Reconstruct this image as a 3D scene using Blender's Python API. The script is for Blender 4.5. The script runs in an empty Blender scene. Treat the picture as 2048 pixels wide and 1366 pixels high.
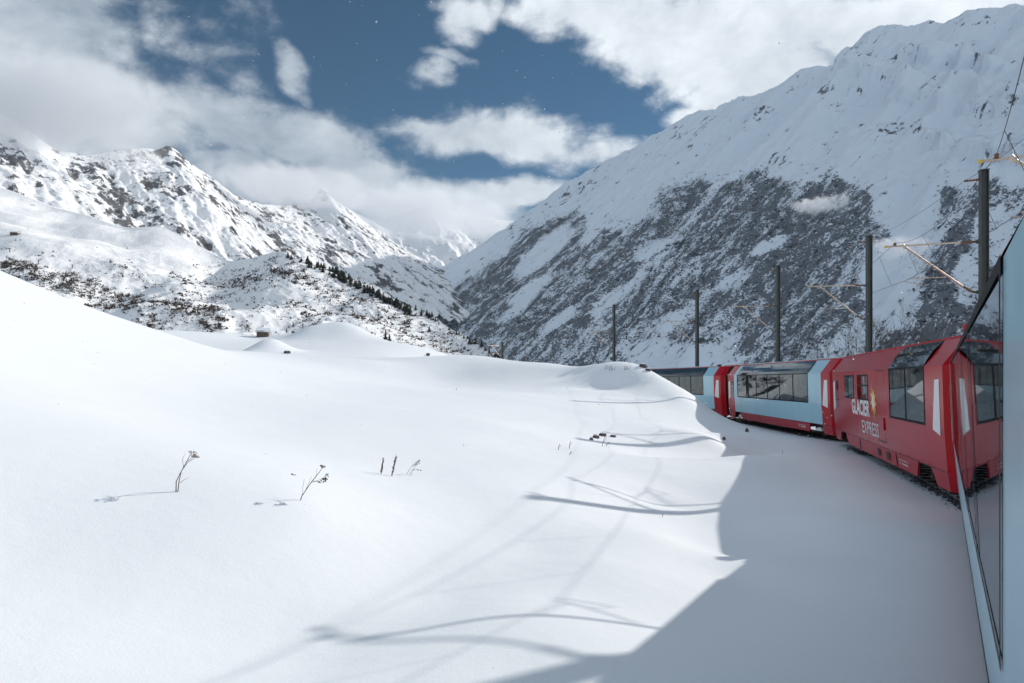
import bpy, bmesh, math, random
import numpy as np
from mathutils import Vector, Matrix

R = math.radians
random.seed(7); rng = np.random.default_rng(7)
C = bpy.context.scene.collection
scn = bpy.context.scene

# ------------------------------------------------------------------ camera, light, exposure
FPX, HOR = 1400.0, 761.0          # focal length and horizon row of the photograph, in its pixels
cam_d = bpy.data.cameras.new('camera'); cam = bpy.data.objects.new('camera', cam_d); C.objects.link(cam)
cam_d.sensor_width = 36; cam_d.lens = 36 * FPX / 2048
cam_d.shift_y = (HOR - 683) / 2048
cam_d.clip_start = .05; cam_d.clip_end = 40000
cam.location = (0, 0, 0); cam.rotation_euler = (R(90), 0, 0)
scn.camera = cam

SUN_AZ, SUN_EL = 57.5, 27.0
sd = bpy.data.lights.new('sun', 'SUN'); sd.energy = 3.6; sd.angle = R(.53); sd.color = (1, .935, .86)
so = bpy.data.objects.new('sun', sd); C.objects.link(so)
sv = Vector((math.sin(R(SUN_AZ)) * math.cos(R(SUN_EL)), math.cos(R(SUN_AZ)) * math.cos(R(SUN_EL)), math.sin(R(SUN_EL))))
so.rotation_euler = sv.to_track_quat('Z', 'Y').to_euler()
scn.view_settings.view_transform = 'Standard'; scn.view_settings.look = 'None'
scn.view_settings.exposure = 0.18; scn.view_settings.gamma = 1
scn.view_settings.use_curve_mapping = False
scn.cycles.max_bounces = 8; scn.cycles.diffuse_bounces = 3; scn.cycles.glossy_bounces = 4
scn.cycles.transmission_bounces = 6; scn.cycles.transparent_max_bounces = 24; scn.cycles.volume_bounces = 4
scn.cycles.use_denoising = True
scn.cycles.caustics_reflective = False; scn.cycles.caustics_refractive = False
scn.cycles.volume_max_steps = 128; scn.cycles.volume_step_rate = .9

def W(x, y, t):
    return Vector(((x - 1024) / FPX * t, t, (HOR - y) / FPX * t))

# ------------------------------------------------------------------ node helper
class N:
    def __init__(s, tree): s.t = tree; s.n = tree.nodes; s.l = tree.links
    def node(s, typ, **kw):
        n = s.n.new(typ)
        for k, v in kw.items(): setattr(n, k, v)
        return n
    def put(s, sock, v):
        if v is None: return
        if isinstance(v, bpy.types.NodeSocket): s.l.new(v, sock)
        else: sock.default_value = v
    def m(s, op, a, b=None, c=None, clamp=False):
        n = s.n.new('ShaderNodeMath'); n.operation = op; n.use_clamp = clamp
        s.put(n.inputs[0], a); s.put(n.inputs[1], b); s.put(n.inputs[2], c)
        return n.outputs[0]
    def ss(s, v, lo, hi, a=0., b=1.):
        n = s.n.new('ShaderNodeMapRange'); n.interpolation_type = 'SMOOTHSTEP'
        s.put(n.inputs['Value'], v); s.put(n.inputs['From Min'], lo); s.put(n.inputs['From Max'], hi)
        n.inputs['To Min'].default_value = a; n.inputs['To Max'].default_value = b
        return n.outputs[0]
    def mix(s, f, a, b):
        n = s.n.new('ShaderNodeMix'); n.data_type = 'RGBA'
        s.put(n.inputs[0], f)
        for i, v in ((6, a), (7, b)):
            if isinstance(v, (tuple, list)) and len(v) == 3: v = (*v, 1)
            s.put(n.inputs[i], v)
        return n.outputs[2]
    def noise(s, vec, scale, det=4, rough=.55, dist=0, out=0):
        n = s.n.new('ShaderNodeTexNoise'); s.put(n.inputs['Vector'], vec)
        n.inputs['Scale'].default_value = scale; n.inputs['Detail'].default_value = det
        n.inputs['Roughness'].default_value = rough; n.inputs['Distortion'].default_value = dist
        return n.outputs[out]
    def mapping(s, vec, sc=(1, 1, 1), rot=(0, 0, 0), loc=(0, 0, 0)):
        n = s.n.new('ShaderNodeMapping'); s.put(n.inputs[0], vec)
        n.inputs['Scale'].default_value = sc; n.inputs['Rotation'].default_value = rot; n.inputs['Location'].default_value = loc
        return n.outputs[0]
    def bump(s, h, strength, dist, normal=None):
        n = s.n.new('ShaderNodeBump'); s.put(n.inputs['Height'], h)
        n.inputs['Strength'].default_value = strength; n.inputs['Distance'].default_value = dist
        if normal: s.put(n.inputs['Normal'], normal)
        return n.outputs[0]

def new_mat(name):
    m = bpy.data.materials.new(name); m.use_nodes = True
    m.node_tree.nodes.clear(); k = N(m.node_tree)
    out = k.node('ShaderNodeOutputMaterial')
    return m, k, out

def pbr(name, col, rough=.5, metal=0, coat=0, var=0., vscale=3., bump=0., spec=.5, dirt=None):
    m, k, out = new_mat(name)
    p = k.node('ShaderNodeBsdfPrincipled')
    tc = k.node('ShaderNodeTexCoord').outputs['Object']
    base = (*col, 1)
    if var:
        f = k.noise(tc, vscale, 5, .6)
        base = k.mix(k.ss(f, .3, .7), tuple(c * (1 - var) for c in col), tuple(min(1, c * (1 + var)) for c in col))
    if dirt:
        f2 = k.noise(k.mapping(tc, (6, 1.5, .8)), 2.2, 6, .65)
        base = k.mix(k.m('MULTIPLY', k.ss(f2, .5, .8), dirt[1]), base, dirt[0])
    k.put(p.inputs['Base Color'], base)
    p.inputs['Roughness'].default_value = rough; p.inputs['Metallic'].default_value = metal
    p.inputs['Coat Weight'].default_value = coat; p.inputs['Coat Roughness'].default_value = .06
    p.inputs['Specular IOR Level'].default_value = spec
    if bump:
        k.put(p.inputs['Normal'], k.bump(k.noise(tc, vscale * 4, 4), bump, .01))
    k.l.new(p.outputs[0], out.inputs[0])
    return m

# ------------------------------------------------------------------ world: clear blue sky with banks of cloud
wd = bpy.data.worlds.new('World'); scn.world = wd; wd.use_nodes = True
wd.node_tree.nodes.clear(); k = N(wd.node_tree)
wout = k.node('ShaderNodeOutputWorld')
sky = k.node('ShaderNodeTexSky', sky_type='NISHITA', sun_disc=False)
sky.sun_elevation = R(SUN_EL); sky.sun_rotation = R(SUN_AZ); sky.altitude = 2200
sky.air_density = 1.0; sky.dust_density = .2; sky.ozone_density = 3.5
gen = k.node('ShaderNodeTexCoord').outputs['Generated']
sep = k.node('ShaderNodeSeparateXYZ'); k.l.new(gen, sep.inputs[0])
az = k.m('ARCTAN2', sep.outputs[0], sep.outputs[1])
el = k.m('ARCSINE', sep.outputs[2])
comb = k.node('ShaderNodeCombineXYZ'); k.l.new(az, comb.inputs[0]); k.l.new(k.m('MULTIPLY', el, 1.5), comb.inputs[1])
uv = comb.outputs[0]
wn = k.noise(uv, 5.5, 3, .55, out=1)
wsep = k.node('ShaderNodeSeparateXYZ'); k.l.new(wn, wsep.inputs[0])
azw = k.m('ADD', az, k.m('MULTIPLY', k.m('SUBTRACT', wsep.outputs[0], .5), .10))
elw = k.m('ADD', el, k.m('MULTIPLY', k.m('SUBTRACT', wsep.outputs[1], .5), .07))
def azel(x, y):
    v = W(x, y, 1.); return math.atan2(v.x, v.y), math.asin(v.normalized().z)
# cloud banks: centre and half size in the sky, tilt, weight
CL = [(60,120,250,290,0,1.25),(240,230,200,110,0,.9),(480,240,240,80,-14,1.0),(640,300,210,75,-16,1.1),
      (760,390,130,70,-10,.9),(480,350,190,70,0,1.0),(620,380,120,50,0,.9),(595,130,38,60,20,.72),(620,190,22,35,25,.45),(1000,268,215,62,-3,1.1),
      (850,240,110,40,12,.6),(1180,300,120,38,6,.8),(1220,30,220,60,0,1.1),(1440,60,300,110,0,1.25),
      (1520,150,150,90,15,1.15),(1400,215,70,30,0,.75),(1850,20,420,75,0,1.2),(940,45,75,60,0,.85),
      (860,130,70,30,10,.55),(900,110,90,14,-12,.5),(1040,390,150,30,10,.95),(880,420,220,55,-5,1.1),
      (340,60,170,80,0,.52),(470,130,110,70,-10,.5),(500,20,90,60,0,.5),(380,170,200,30,0,.5),(-500,200,400,300,0,1.),(2700,0,450,200,0,.9)]
acc = None
for (cx, cy, rx, ry, rot, wt) in CL:
    a, e = azel(cx, cy); v = W(cx, cy, 1.)
    sx = rx / FPX * math.cos(a) ** 2; sy = ry / FPX * math.cos(a) * math.cos(e)
    dx = k.m('SUBTRACT', azw, a); dy = k.m('SUBTRACT', elw, e)
    c_, s_ = math.cos(R(rot)), math.sin(R(rot))
    ux = k.m('DIVIDE', k.m('ADD', k.m('MULTIPLY', dx, c_), k.m('MULTIPLY', dy, s_)), sx)
    uy = k.m('DIVIDE', k.m('SUBTRACT', k.m('MULTIPLY', dy, c_), k.m('MULTIPLY', dx, s_)), sy)
    d2 = k.m('ADD', k.m('MULTIPLY', ux, ux), k.m('MULTIPLY', uy, uy))
    g = k.ss(k.m('SQRT', d2), 0.1, 1.6, wt, 0.)
    acc = g if acc is None else k.m('MAXIMUM', acc, g)
fb = k.m('ADD', k.m('MULTIPLY', k.noise(uv, 6.5, 10, .60, .35), .62), k.m('MULTIPLY', k.noise(uv, 17, 8, .6, .2), .38))
fb2 = k.noise(k.mapping(uv, loc=(3.1, 1.7, 0)), 3.0, 5, .5)
gen_cl = k.m('MULTIPLY', k.ss(k.noise(gen, 2.4, 6, .55), .39, .56), k.m('MAXIMUM', k.ss(k.m('ABSOLUTE', az), .75, 1.2), k.ss(el, .62, .85)))   # unseen broken cloud outside the frame and overhead, cover raised to lift the shade
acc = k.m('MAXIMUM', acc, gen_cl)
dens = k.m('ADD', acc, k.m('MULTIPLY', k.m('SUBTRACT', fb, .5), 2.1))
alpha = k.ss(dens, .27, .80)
# grey underside to white top
lit = k.m('ADD', k.m('MULTIPLY', k.ss(az, -.62, .42), .62), k.m('MULTIPLY', k.ss(fb2, .35, .68), .30))
lit = k.m('ADD', lit, k.m('MULTIPLY', k.m('SUBTRACT', fb, .47), 1.7), clamp=True)
ccol = k.mix(lit, (.23, .285, .35), (.76, .81, .855))
bg1 = k.node('ShaderNodeBackground'); tint = k.node('ShaderNodeMix', data_type='RGBA', blend_type='MULTIPLY'); tint.inputs[0].default_value = 1
k.l.new(sky.outputs[0], tint.inputs[6]); tint.inputs[7].default_value = (.52, .98, 1.0, 1)
k.put(bg1.inputs[0], tint.outputs[2]); bg1.inputs[1].default_value = .05
bg2 = k.node('ShaderNodeBackground'); k.put(bg2.inputs[0], ccol); bg2.inputs[1].default_value = 1.08
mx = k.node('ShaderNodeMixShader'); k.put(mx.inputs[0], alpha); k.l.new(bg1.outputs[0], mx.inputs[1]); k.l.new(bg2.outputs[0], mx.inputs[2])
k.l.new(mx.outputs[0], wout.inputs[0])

# ------------------------------------------------------------------ object helpers
def tag(o, label=None, cat=None, group=None, kind=None):
    if label: o['label'] = label
    if cat: o['category'] = cat
    if group: o['group'] = group
    if kind: o['kind'] = kind
    return o
def empty(name, loc=(0, 0, 0), rot=(0, 0, 0)):
    o = bpy.data.objects.new(name, None); C.objects.link(o); o.location = loc; o.rotation_euler = rot; o.empty_display_size = .2
    return o
def link(name, me, mats, parent=None, smooth=False):
    for m in (mats if isinstance(mats, (list, tuple)) else [mats]): me.materials.append(m)
    if smooth:
        me.polygons.foreach_set('use_smooth', [True] * len(me.polygons))
    o = bpy.data.objects.new(name, me); C.objects.link(o)
    if parent: o.parent = parent
    return o
def copy_tree(o, parent=None):
    c = o.copy(); C.objects.link(c)
    if parent: c.parent = parent
    for ch in list(o.children): copy_tree(ch, c)
    return c
class MB:
    """collects boxes, tubes, quads into one mesh"""
    def __init__(s): s.v = []; s.f = []; s.mi = []
    def quad(s, *ps, m=0):
        b = len(s.v); s.v += [tuple(p) for p in ps]; s.f.append(tuple(range(b, b + len(ps)))); s.mi.append(m)
    def box(s, a, b, m=0, M=None):
        x0, y0, z0 = a; x1, y1, z1 = b
        ps = [(x0,y0,z0),(x1,y0,z0),(x1,y1,z0),(x0,y1,z0),(x0,y0,z1),(x1,y0,z1),(x1,y1,z1),(x0,y1,z1)]
        if M is not None: ps = [tuple(M @ Vector(p)) for p in ps]
        n = len(s.v); s.v += ps
        for f in ((3,2,1,0),(4,5,6,7),(0,1,5,4),(1,2,6,5),(2,3,7,6),(3,0,4,7)):
            s.f.append(tuple(n + i for i in f)); s.mi.append(m)
    def tube(s, pts, r, n=8, m=0, cap=True):
        pts = [Vector(p) for p in pts]
        rs = r if isinstance(r, (list, tuple)) else [r] * len(pts)
        base = len(s.v)
        up = Vector((0, 0, 1))
        for i, p in enumerate(pts):
            d = (pts[min(i + 1, len(pts) - 1)] - pts[max(i - 1, 0)]).normalized()
            a = d.cross(up)
            if a.length < 1e-3: a = d.cross(Vector((1, 0, 0)))
            a.normalize(); b = a.cross(d).normalized()
            for j in range(n):
                t = 2 * math.pi * j / n
                s.v.append(tuple(p + (a * math.cos(t) + b * math.sin(t)) * rs[i]))
        for i in range(len(pts) - 1):
            for j in range(n):
                s.f.append((base + i*n + j, base + i*n + (j+1) % n, base + (i+1)*n + (j+1) % n, base + (i+1)*n + j)); s.mi.append(m)
        if cap:
            s.f.append(tuple(base + j for j in range(n))); s.mi.append(m)
            s.f.append(tuple(base + (len(pts)-1)*n + n-1-j for j in range(n))); s.mi.append(m)
    def build(s, name, mats, parent=None, smooth=False):
        me = bpy.data.meshes.new(name); me.from_pydata(s.v, [], s.f)
        me.polygons.foreach_set('material_index', s.mi)
        bm = bmesh.new(); bm.from_mesh(me); bmesh.ops.recalc_face_normals(bm, faces=bm.faces); bm.to_mesh(me); bm.free()
        return link(name, me, mats, parent, smooth)

# ------------------------------------------------------------------ noise
def _h(ix, iy, seed):
    n = (ix * 374761393 + iy * 668265263 + seed * 1442695041) & 0xffffffff
    n = ((n ^ (n >> 13)) * 1274126177) & 0xffffffff
    return n ^ (n >> 16)
def perlin(x, y, seed=0):
    ix = np.floor(x).astype(np.int64); iy = np.floor(y).astype(np.int64)
    fx, fy = x - ix, y - iy
    u = fx*fx*fx*(fx*(fx*6-15)+10); v = fy*fy*fy*(fy*(fy*6-15)+10)
    def g(a, b, dx, dy):
        t = _h(a, b, seed) * (2*math.pi/4294967296.)
        return np.cos(t)*dx + np.sin(t)*dy
    n00 = g(ix, iy, fx, fy); n10 = g(ix+1, iy, fx-1, fy); n01 = g(ix, iy+1, fx, fy-1); n11 = g(ix+1, iy+1, fx-1, fy-1)
    return (n00*(1-u)+n10*u)*(1-v) + (n01*(1-u)+n11*u)*v
def fbm(x, y, o=5, seed=0, gain=.5, ridged=False):
    s = 0; a = 1.; tot = 0
    for i in range(o):
        n = perlin(x*2**i + 17.3*i, y*2**i - 9.1*i, seed+i)
        if ridged: n = 1 - 2.8*np.abs(n) - .5
        s = s + a*n; tot += a; a *= gain
    return s / tot * (1 if ridged else 1.6)
def sstep(x, a, b):
    t = np.clip((x-a)/(b-a), 0, 1); return t*t*(3-2*t)

def grid_mesh(name, P, mat, attrs=None):
    """P: (nv, nu, 3) array of points"""
    nv, nu = P.shape[:2]
    me = bpy.data.meshes.new(name)
    me.vertices.add(nu*nv); me.vertices.foreach_set('co', P.reshape(-1).astype(np.float32))
    i = np.arange(nu*nv).reshape(nv, nu)
    q = np.stack([i[:-1,:-1], i[:-1,1:], i[1:,1:], i[1:,:-1]], -1).reshape(-1, 4)
    nq = len(q)
    me.loops.add(nq*4); me.loops.foreach_set('vertex_index', q.reshape(-1).astype(np.int32))
    me.polygons.add(nq); me.polygons.foreach_set('loop_start', (np.arange(nq)*4).astype(np.int32))
    me.polygons.foreach_set('use_smooth', np.ones(nq, bool))
    me.update(calc_edges=True); me.validate()
    if attrs:
        for n_, a in attrs.items():
            at = me.attributes.new(n_, 'FLOAT', 'POINT'); at.data.foreach_set('value', a.reshape(-1).astype(np.float32))
    o = link(name, me, mat); return o
def proj(P):
    return 1024 + FPX*P[...,0]/np.maximum(P[...,1],1e-3), HOR - FPX*P[...,2]/np.maximum(P[...,1],1e-3)
def ell(x, y, cx, cy, rx, ry, rot=0):
    c, s = math.cos(R(rot)), math.sin(R(rot)); dx, dy = x-cx, y-cy
    return 1 - sstep(np.sqrt(((dx*c+dy*s)/rx)**2 + ((dy*c-dx*s)/ry)**2), .55, 1.25)

# ------------------------------------------------------------------ terrain materials
def snow_material():
    m, k, out = new_mat('snow')
    p = k.node('ShaderNodeBsdfPrincipled')
    geo = k.node('ShaderNodeNewGeometry').outputs['Position']
    n1 = k.noise(geo, .35, 4, .5)
    k.put(p.inputs['Base Color'], k.mix(n1, (.78, .825, .872), (.835, .868, .90)))
    p.inputs['Roughness'].default_value = .62; p.inputs['Specular IOR Level'].default_value = .3
    rip = k.noise(k.mapping(geo, (1, 3.2, 1), (0, 0, R(25))), 1.6, 5, .6)
    fine = k.noise(geo, 28, 3, .6)
    med = k.noise(geo, .9, 4, .5)
    b1 = k.bump(rip, .16, .02)
    b2 = k.bump(med, .32, .09, b1)
    k.put(p.inputs['Normal'], k.bump(fine, .4, .008, b2))
    k.l.new(p.outputs[0], out.inputs[0]); return m
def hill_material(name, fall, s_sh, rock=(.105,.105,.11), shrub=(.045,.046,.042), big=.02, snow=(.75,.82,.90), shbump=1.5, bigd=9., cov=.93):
    """snow with scrub where attribute 'scrub' is high and rock where 'rock' is high; streaks follow the fall line"""
    m, k, out = new_mat(name)
    p = k.node('ShaderNodeBsdfPrincipled')
    geo = k.node('ShaderNodeNewGeometry').outputs['Position']
    def attr(n_):
        a = k.node('ShaderNodeAttribute'); a.attribute_name = n_; return a.outputs['Fac']
    sc, rk = attr('scrub'), attr('rock')
    gr = k.mapping(geo, (1, 1, 1), (0, 0, fall))
    st = k.mapping(gr, (1, .30, .40))
    f1 = k.noise(st, s_sh, 6, .68)                      # scrub clumps
    f2 = k.noise(geo, s_sh*3.2, 3, .7)
    f = k.m('ADD', k.m('MULTIPLY', f1, .55), k.m('MULTIPLY', f2, .45))
    th = k.m('SUBTRACT', .74, k.m('MULTIPLY', sc, .31))
    msc = k.ss(k.m('SUBTRACT', f, th), -.015, .045)
    g1 = k.noise(k.mapping(gr, (1, .30, .4)), s_sh*.62, 9, .72)
    th2 = k.m('SUBTRACT', .76, k.m('MULTIPLY', rk, .37))
    mrk = k.ss(k.m('SUBTRACT', g1, th2), -.01, .05)
    colr = k.mix(k.noise(geo, s_sh*2, 4, .7), tuple(c*.6 for c in rock), tuple(c*1.5 for c in rock))
    cols = k.mix(k.noise(geo, s_sh*1.3, 4, .7), tuple(c*.7 for c in shrub), (shrub[0]*2.3, shrub[1]*2.0, shrub[2]*1.8))
    c = k.mix(mrk, snow, colr)
    c = k.mix(k.m('MULTIPLY', msc, cov), c, cols)
    k.put(p.inputs['Base Color'], c)
    p.inputs['Roughness'].default_value = .85; p.inputs['Specular IOR Level'].default_value = .15
    h = k.m('ADD', k.m('MULTIPLY', msc, .8), k.m('MULTIPLY', g1, 1.2))
    b = k.bump(h, .7, shbump)
    b = k.bump(k.noise(k.mapping(gr, (1,.35,.5)), big, 6, .55), .6, bigd, b)
    k.put(p.inputs['Normal'], b)
    k.l.new(p.outputs[0], out.inputs[0]); return m
M_snow = snow_material()

# ------------------------------------------------------------------ track geometry (plan), used by terrain and train
RAIL = -2.9
def fwd(th): return Vector((math.sin(R(th)), math.cos(R(th)), 0))
def lef(th): return Vector((-math.cos(R(th)), math.sin(R(th)), 0))
# coaches: near end centre of the body at rail level, heading, length
COA = [dict(th=31.5, p=Vector((.962, -1.644, RAIL)), L=19.5),
       dict(th=16.2, p=Vector((11.62, 16.02, RAIL)), L=16.9),
       dict(th=1.84, p=Vector((16.80, 33.45, RAIL)), L=18.4),
       dict(th=-12.6, p=Vector((17.28, 53.0, RAIL)), L=18.4)]
def track_pts():
    pts = []
    c = COA[0]; a = c['p']; f = fwd(c['th'])
    pts += [a - f*40, a - f*20 , a, a + f*9.5]
    for i in range(4):
        c = COA[i]
        e = c['p'] + fwd(c['th'])*c['L']
        if i: pts.append(c['p'] + fwd(c['th'])*c['L']/2 + lef(c['th'])*-.25)
        nx = (e + COA[i+1]['p'])/2 if i < 3 else e
        pts.append(nx)
    th = -24; q = pts[-1].copy()
    for i in range(6):
        q = q + fwd(th)*11; pts.append(q.copy()); th -= 3 if i < 2 else -6
    return pts
TP = track_pts()
def smooth_line(P, n=12):
    out = []
    Q = [P[0]*2-P[1]] + P + [P[-1]*2-P[-2]]
    for i in range(1, len(Q)-2):
        for j in range(n):
            t = j/n; a, b, c, d = Q[i-1], Q[i], Q[i+1], Q[i+2]
            out.append(.5*((2*b)+(-a+c)*t+(2*a-5*b+4*c-d)*t*t+(-a+3*b-3*c+d)*t**3))
    out.append(Q[-2]); return out
TL = smooth_line(TP)

# ------------------------------------------------------------------ near snowfield: thin plate through surveyed spots
pts = []
def cp(x, y, t): v = W(x, y, t); pts.append((v.x, v.y, v.z))
def wp(x, y, z): pts.append((x, y, z))
for i in range(0, len(TL), 5):
    p = TL[i]; q = TL[min(i+1, len(TL)-1)]
    d = (q-p); d = d.normalized() if d.length > 1e-6 else (p-TL[i-1]).normalized()
    l = Vector((-d.y, d.x, 0))
    if p.y > 92 or p.y < -30: continue
    for off, z in ((0, -3.02), (1.9, -3.0), (-1.9, -3.0), (-4.5, -3.0), (-8, -5.0), (-16, -11.)):
        if off == 1.9 and p.y > 70: continue
        v = p + l*off; wp(v.x, v.y, z)
    if p.y < 24 :
        for off in (4.2,): v = p + l*off; wp(v.x, v.y, -2.93)
# flat shelf beside the train, shallow ditch, then the rising field
for x, y, z in ((2.0,7.4,-2.80),(1.1,6.75,-2.66),(.5,6.3,-2.60),(1.5,5.2,-2.72),(-.3,5.8,-2.52),(-1.5,5.0,-2.5),(.2,3.5,-2.60),(3.6,11,-3.22),(2.3,11,-2.9),(3.9,13,-3.3),(4.7,15.6,-3.3),(-1.8,2.5,-2.6),(-3.6,0,-2.7),
                (-1.2,6.2,-2.60),(-.14,8.3,-2.62),(1.2,10.7,-2.68),(2.6,13.2,-2.80),(-2.5,4.3,-2.52),
                (-1.9,6.8,-2.80),(-.9,8.9,-2.83),(.5,11.3,-2.85),(1.9,13.8,-2.86),(-3.2,4.8,-2.6),
                (-2.9,7.8,-2.60),(-1.8,10.0,-2.60),(-.5,12.6,-2.52),(.51,14.6,-2.40),(-.2,15.8,-2.3),
                (5.0,18.5,-3.22),(4.0,16.0,-3.22),(6.4,21.4,-2.74),(8.1,23.9,-2.62),(10.2,26.9,-2.68),
                (4.6,20.3,-2.72),(2.4,19,-2.55),
                (7.2,25.6,-3.3),(9.2,28.6,-3.6),(11.4,31,-3.45),(6.0,24.6,-2.85)):
    wp(x, y, z)
for a in ((352,984,10),(600,1000,10.6),(785,950,15.2),(0,1366,5.6),(300,1366,6.0),(0,1100,8),(0,900,10),(0,700,20),(-300,700,14),(-300,1000,8),
          (0,541,36),(100,583,38),(200,622,40),(300,655,42),(380,682,44),(-300,420,34),(-150,480,35),
          (400,860,17),(700,850,22),(1000,850,26),(1100,900,23),(600,780,32),(800,785,38),(300,780,22),(1000,790,40),(1150,830,36),
          (1235,876,29),(1420,872,30.5),(1360,792,45.5),(1150,806,40),(1200,870,29),(1300,850,33),
          (1150,752,55),(1195,729,57),(1240,727,55),(1282,731,52.5),(1310,745,51.5),(1345,765,50.5),(1388,789,49),(1430,826,46),(1470,845,44),(1330,800,46),
          (1250,775,48),(1130,738,62),(1060,738,66),(1000,737,72),
          (900,758,58),(900,733,84),(700,712,74),(560,716,66),(450,700,60),(430,702,66),(440,676,110),(520,678,104),
          (538,705,76),(500,706,72),(580,706,75),
          (690,676,104),(640,678,100),(740,680,101),(690,684,92),(790,690,102),(860,711,98),(930,728,94),(600,676,112)):
    cp(*a)
for a in ((0,700,60),(150,740,66),(300,760,62),(-300,640,62),(-300,760,90)): cp(*a)      # lee side of the left slope
for x, y, z in ((-40,125,-8),(0,125,-14),(-70,125,-6),(-90,90,-5),(-95,40,6),(-60,30,12),(-60,0,9),(-30,-10,2.5),(30,100,-22),(60,60,-30),(60,0,-22),(-15,-12,-1),
                (14,50,-2.6),(12.5,54.5,-2.75),(10.5,60,-2.7),(6.5,66,-2.4),(0,76,-2.4),(45,100,-30),(6,100,-10),(-12,118,-8)):
    wp(x, y, z)
PT = np.array(pts)
def tps_fit(P, lam=.02):
    X = P[:, :2]/30.; n = len(P)
    d2 = ((X[:,None]-X[None])**2).sum(-1); K = d2*np.log(d2+1e-12)*.5 + lam*np.eye(n)*.05
    A = np.zeros((n+3, n+3)); A[:n,:n] = K; A[:n,n] = 1; A[:n,n+1:] = X; A[n,:n] = 1; A[n+1:,:n] = X.T
    w = np.linalg.solve(A, np.concatenate([P[:,2], np.zeros(3)]))
    return X, w
TX, TW = tps_fit(PT)
def near_z(x, y, detail=True):
    x = np.asarray(x, float); y = np.asarray(y, float); sh = x.shape
    q = np.stack([x.ravel(), y.ravel()], -1)/30.
    out = np.empty(len(q)); n = len(TX)
    for i in range(0, len(q), 20000):
        b = q[i:i+20000]
        d2 = ((b[:,None]-TX[None])**2).sum(-1)
        out[i:i+20000] = (d2*np.log(d2+1e-12)*.5) @ TW[:n] + TW[n] + b @ TW[n+1:]
    z = out.reshape(sh)
    r = np.hypot(x, y)
    if detail:
        z = z + fbm(x/9, y/9, 3, 5)*.07*sstep(r, 6, 30) + fbm(x/2.2, y/2.2, 3, 9)*.012
    for cx, cy, a, sx_, sy_ in ((-24.8, 104, 2.3, 5.2, 4.5), (-26.3, 76, 1.5, 2.3, 2.4), (-29.5, 101, .9, 3, 3), (7.2, 49.5, -.75, 2.8, 1.5), (-13.5, 60, .5, 5, 3), (3.6, 17.9, -.14, .9, .5), (10.8, 33.4, .24, 1.2, .8), (11.0, 31.2, -.2, 1.8, .9), (7.6, 24.0, .12, 2.6, .7)):
        z = z + a*np.exp(-((x-cx)/sx_)**2-((y-cy)/sy_)**2)
    # edges of the bench fall away
    e = np.maximum(np.maximum(y-112, 0)/20, np.maximum(x-45, 0)/20)
    return z - 14*e*e
nu, nv = 520, 560
sx = np.linspace(-1, 1, nu); gx = np.sign(sx)*(np.abs(sx)*12 + np.abs(sx)**3*98) + 3
sy = np.linspace(-.32, 1, nv); gy = np.sign(sy)*(np.abs(sy)*52 + np.abs(sy)**3*92)
GX, GY = np.meshgrid(gx, gy)
GZ = near_z(GX, GY)
o = grid_mesh('snowfield', np.stack([GX, GY, GZ], -1), M_snow); tag(o, kind='structure')
# valley floor sheet to the horizon
xs = np.linspace(-1, 1, 60); gx2 = np.sign(xs)*np.abs(xs)**2*6300
VX, VY = np.meshgrid(gx2, gx2*.72+2350); VZ = np.full_like(VX, -75.) + fbm(VX/700, VY/700, 3, 3)*20
M_far = M_snow
o = grid_mesh('ground', np.stack([VX, VY, VZ], -1), M_far); tag(o, kind='structure')

# ------------------------------------------------------------------ mountains
def polyline(P, n):
    P = np.array([tuple(p) for p in P]); s = np.concatenate([[0], np.cumsum(np.linalg.norm(np.diff(P, axis=0), axis=1))])
    t = np.linspace(0, s[-1], n)
    return np.stack([np.interp(t, s, P[:, i]) for i in range(3)], -1), t
def smooth1(A, k_):
    if k_ < 2: return A
    w_ = np.hanning(k_+2)[1:-1]; w_ /= w_.sum(); h_ = k_//2
    Q = np.concatenate([2*A[:1]-A[h_:0:-1], A, 2*A[-1:]-A[-2:-h_-2:-1]])
    return np.stack([np.convolve(Q[:, i], w_, 'valid')[:len(A)] for i in range(A.shape[1])], -1)
def slope(ridge, foot, nu, nv, prof=1., back=.22, nback=26, sm=0):
    A, t = polyline(ridge, nu); 
    F = np.array([tuple(p) for p in foot]); RP = np.array([tuple(p) for p in ridge])
    # foot given for the same stations as the ridge
    s = np.concatenate([[0], np.cumsum(np.linalg.norm(np.diff(RP, axis=0), axis=1))])
    B = np.stack([np.interp(t, s, F[:, i]) for i in range(3)], -1)
    if sm: A = smooth1(A, sm); B = smooth1(B, sm*5)
    v = np.linspace(0, 1, nv)[:, None, None]
    P = A[None]*(1-v) + B[None]*v
    drop = (A[None, :, 2]-B[None, :, 2])
    P[..., 2] = A[None, :, 2] - drop*(v[..., 0]**prof)
    vb = np.linspace(back, 0, nback, endpoint=False)[:, None, None]
    Q = A[None] - (B-A)[None]*vb
    hd = np.linalg.norm((B-A)[:, :2], axis=1)
    Q[..., 2] = A[None, :, 2] - vb[..., 0]*hd*.75
    V = np.concatenate([-np.linspace(back, 0, nback, endpoint=False), np.linspace(0, 1, nv)])
    P = np.concatenate([Q, P], 0)
    T = np.broadcast_to(t[None], P.shape[:2]); VV = np.broadcast_to(V[:, None]*hd[None], P.shape[:2])
    return P, T, VV, hd

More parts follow.
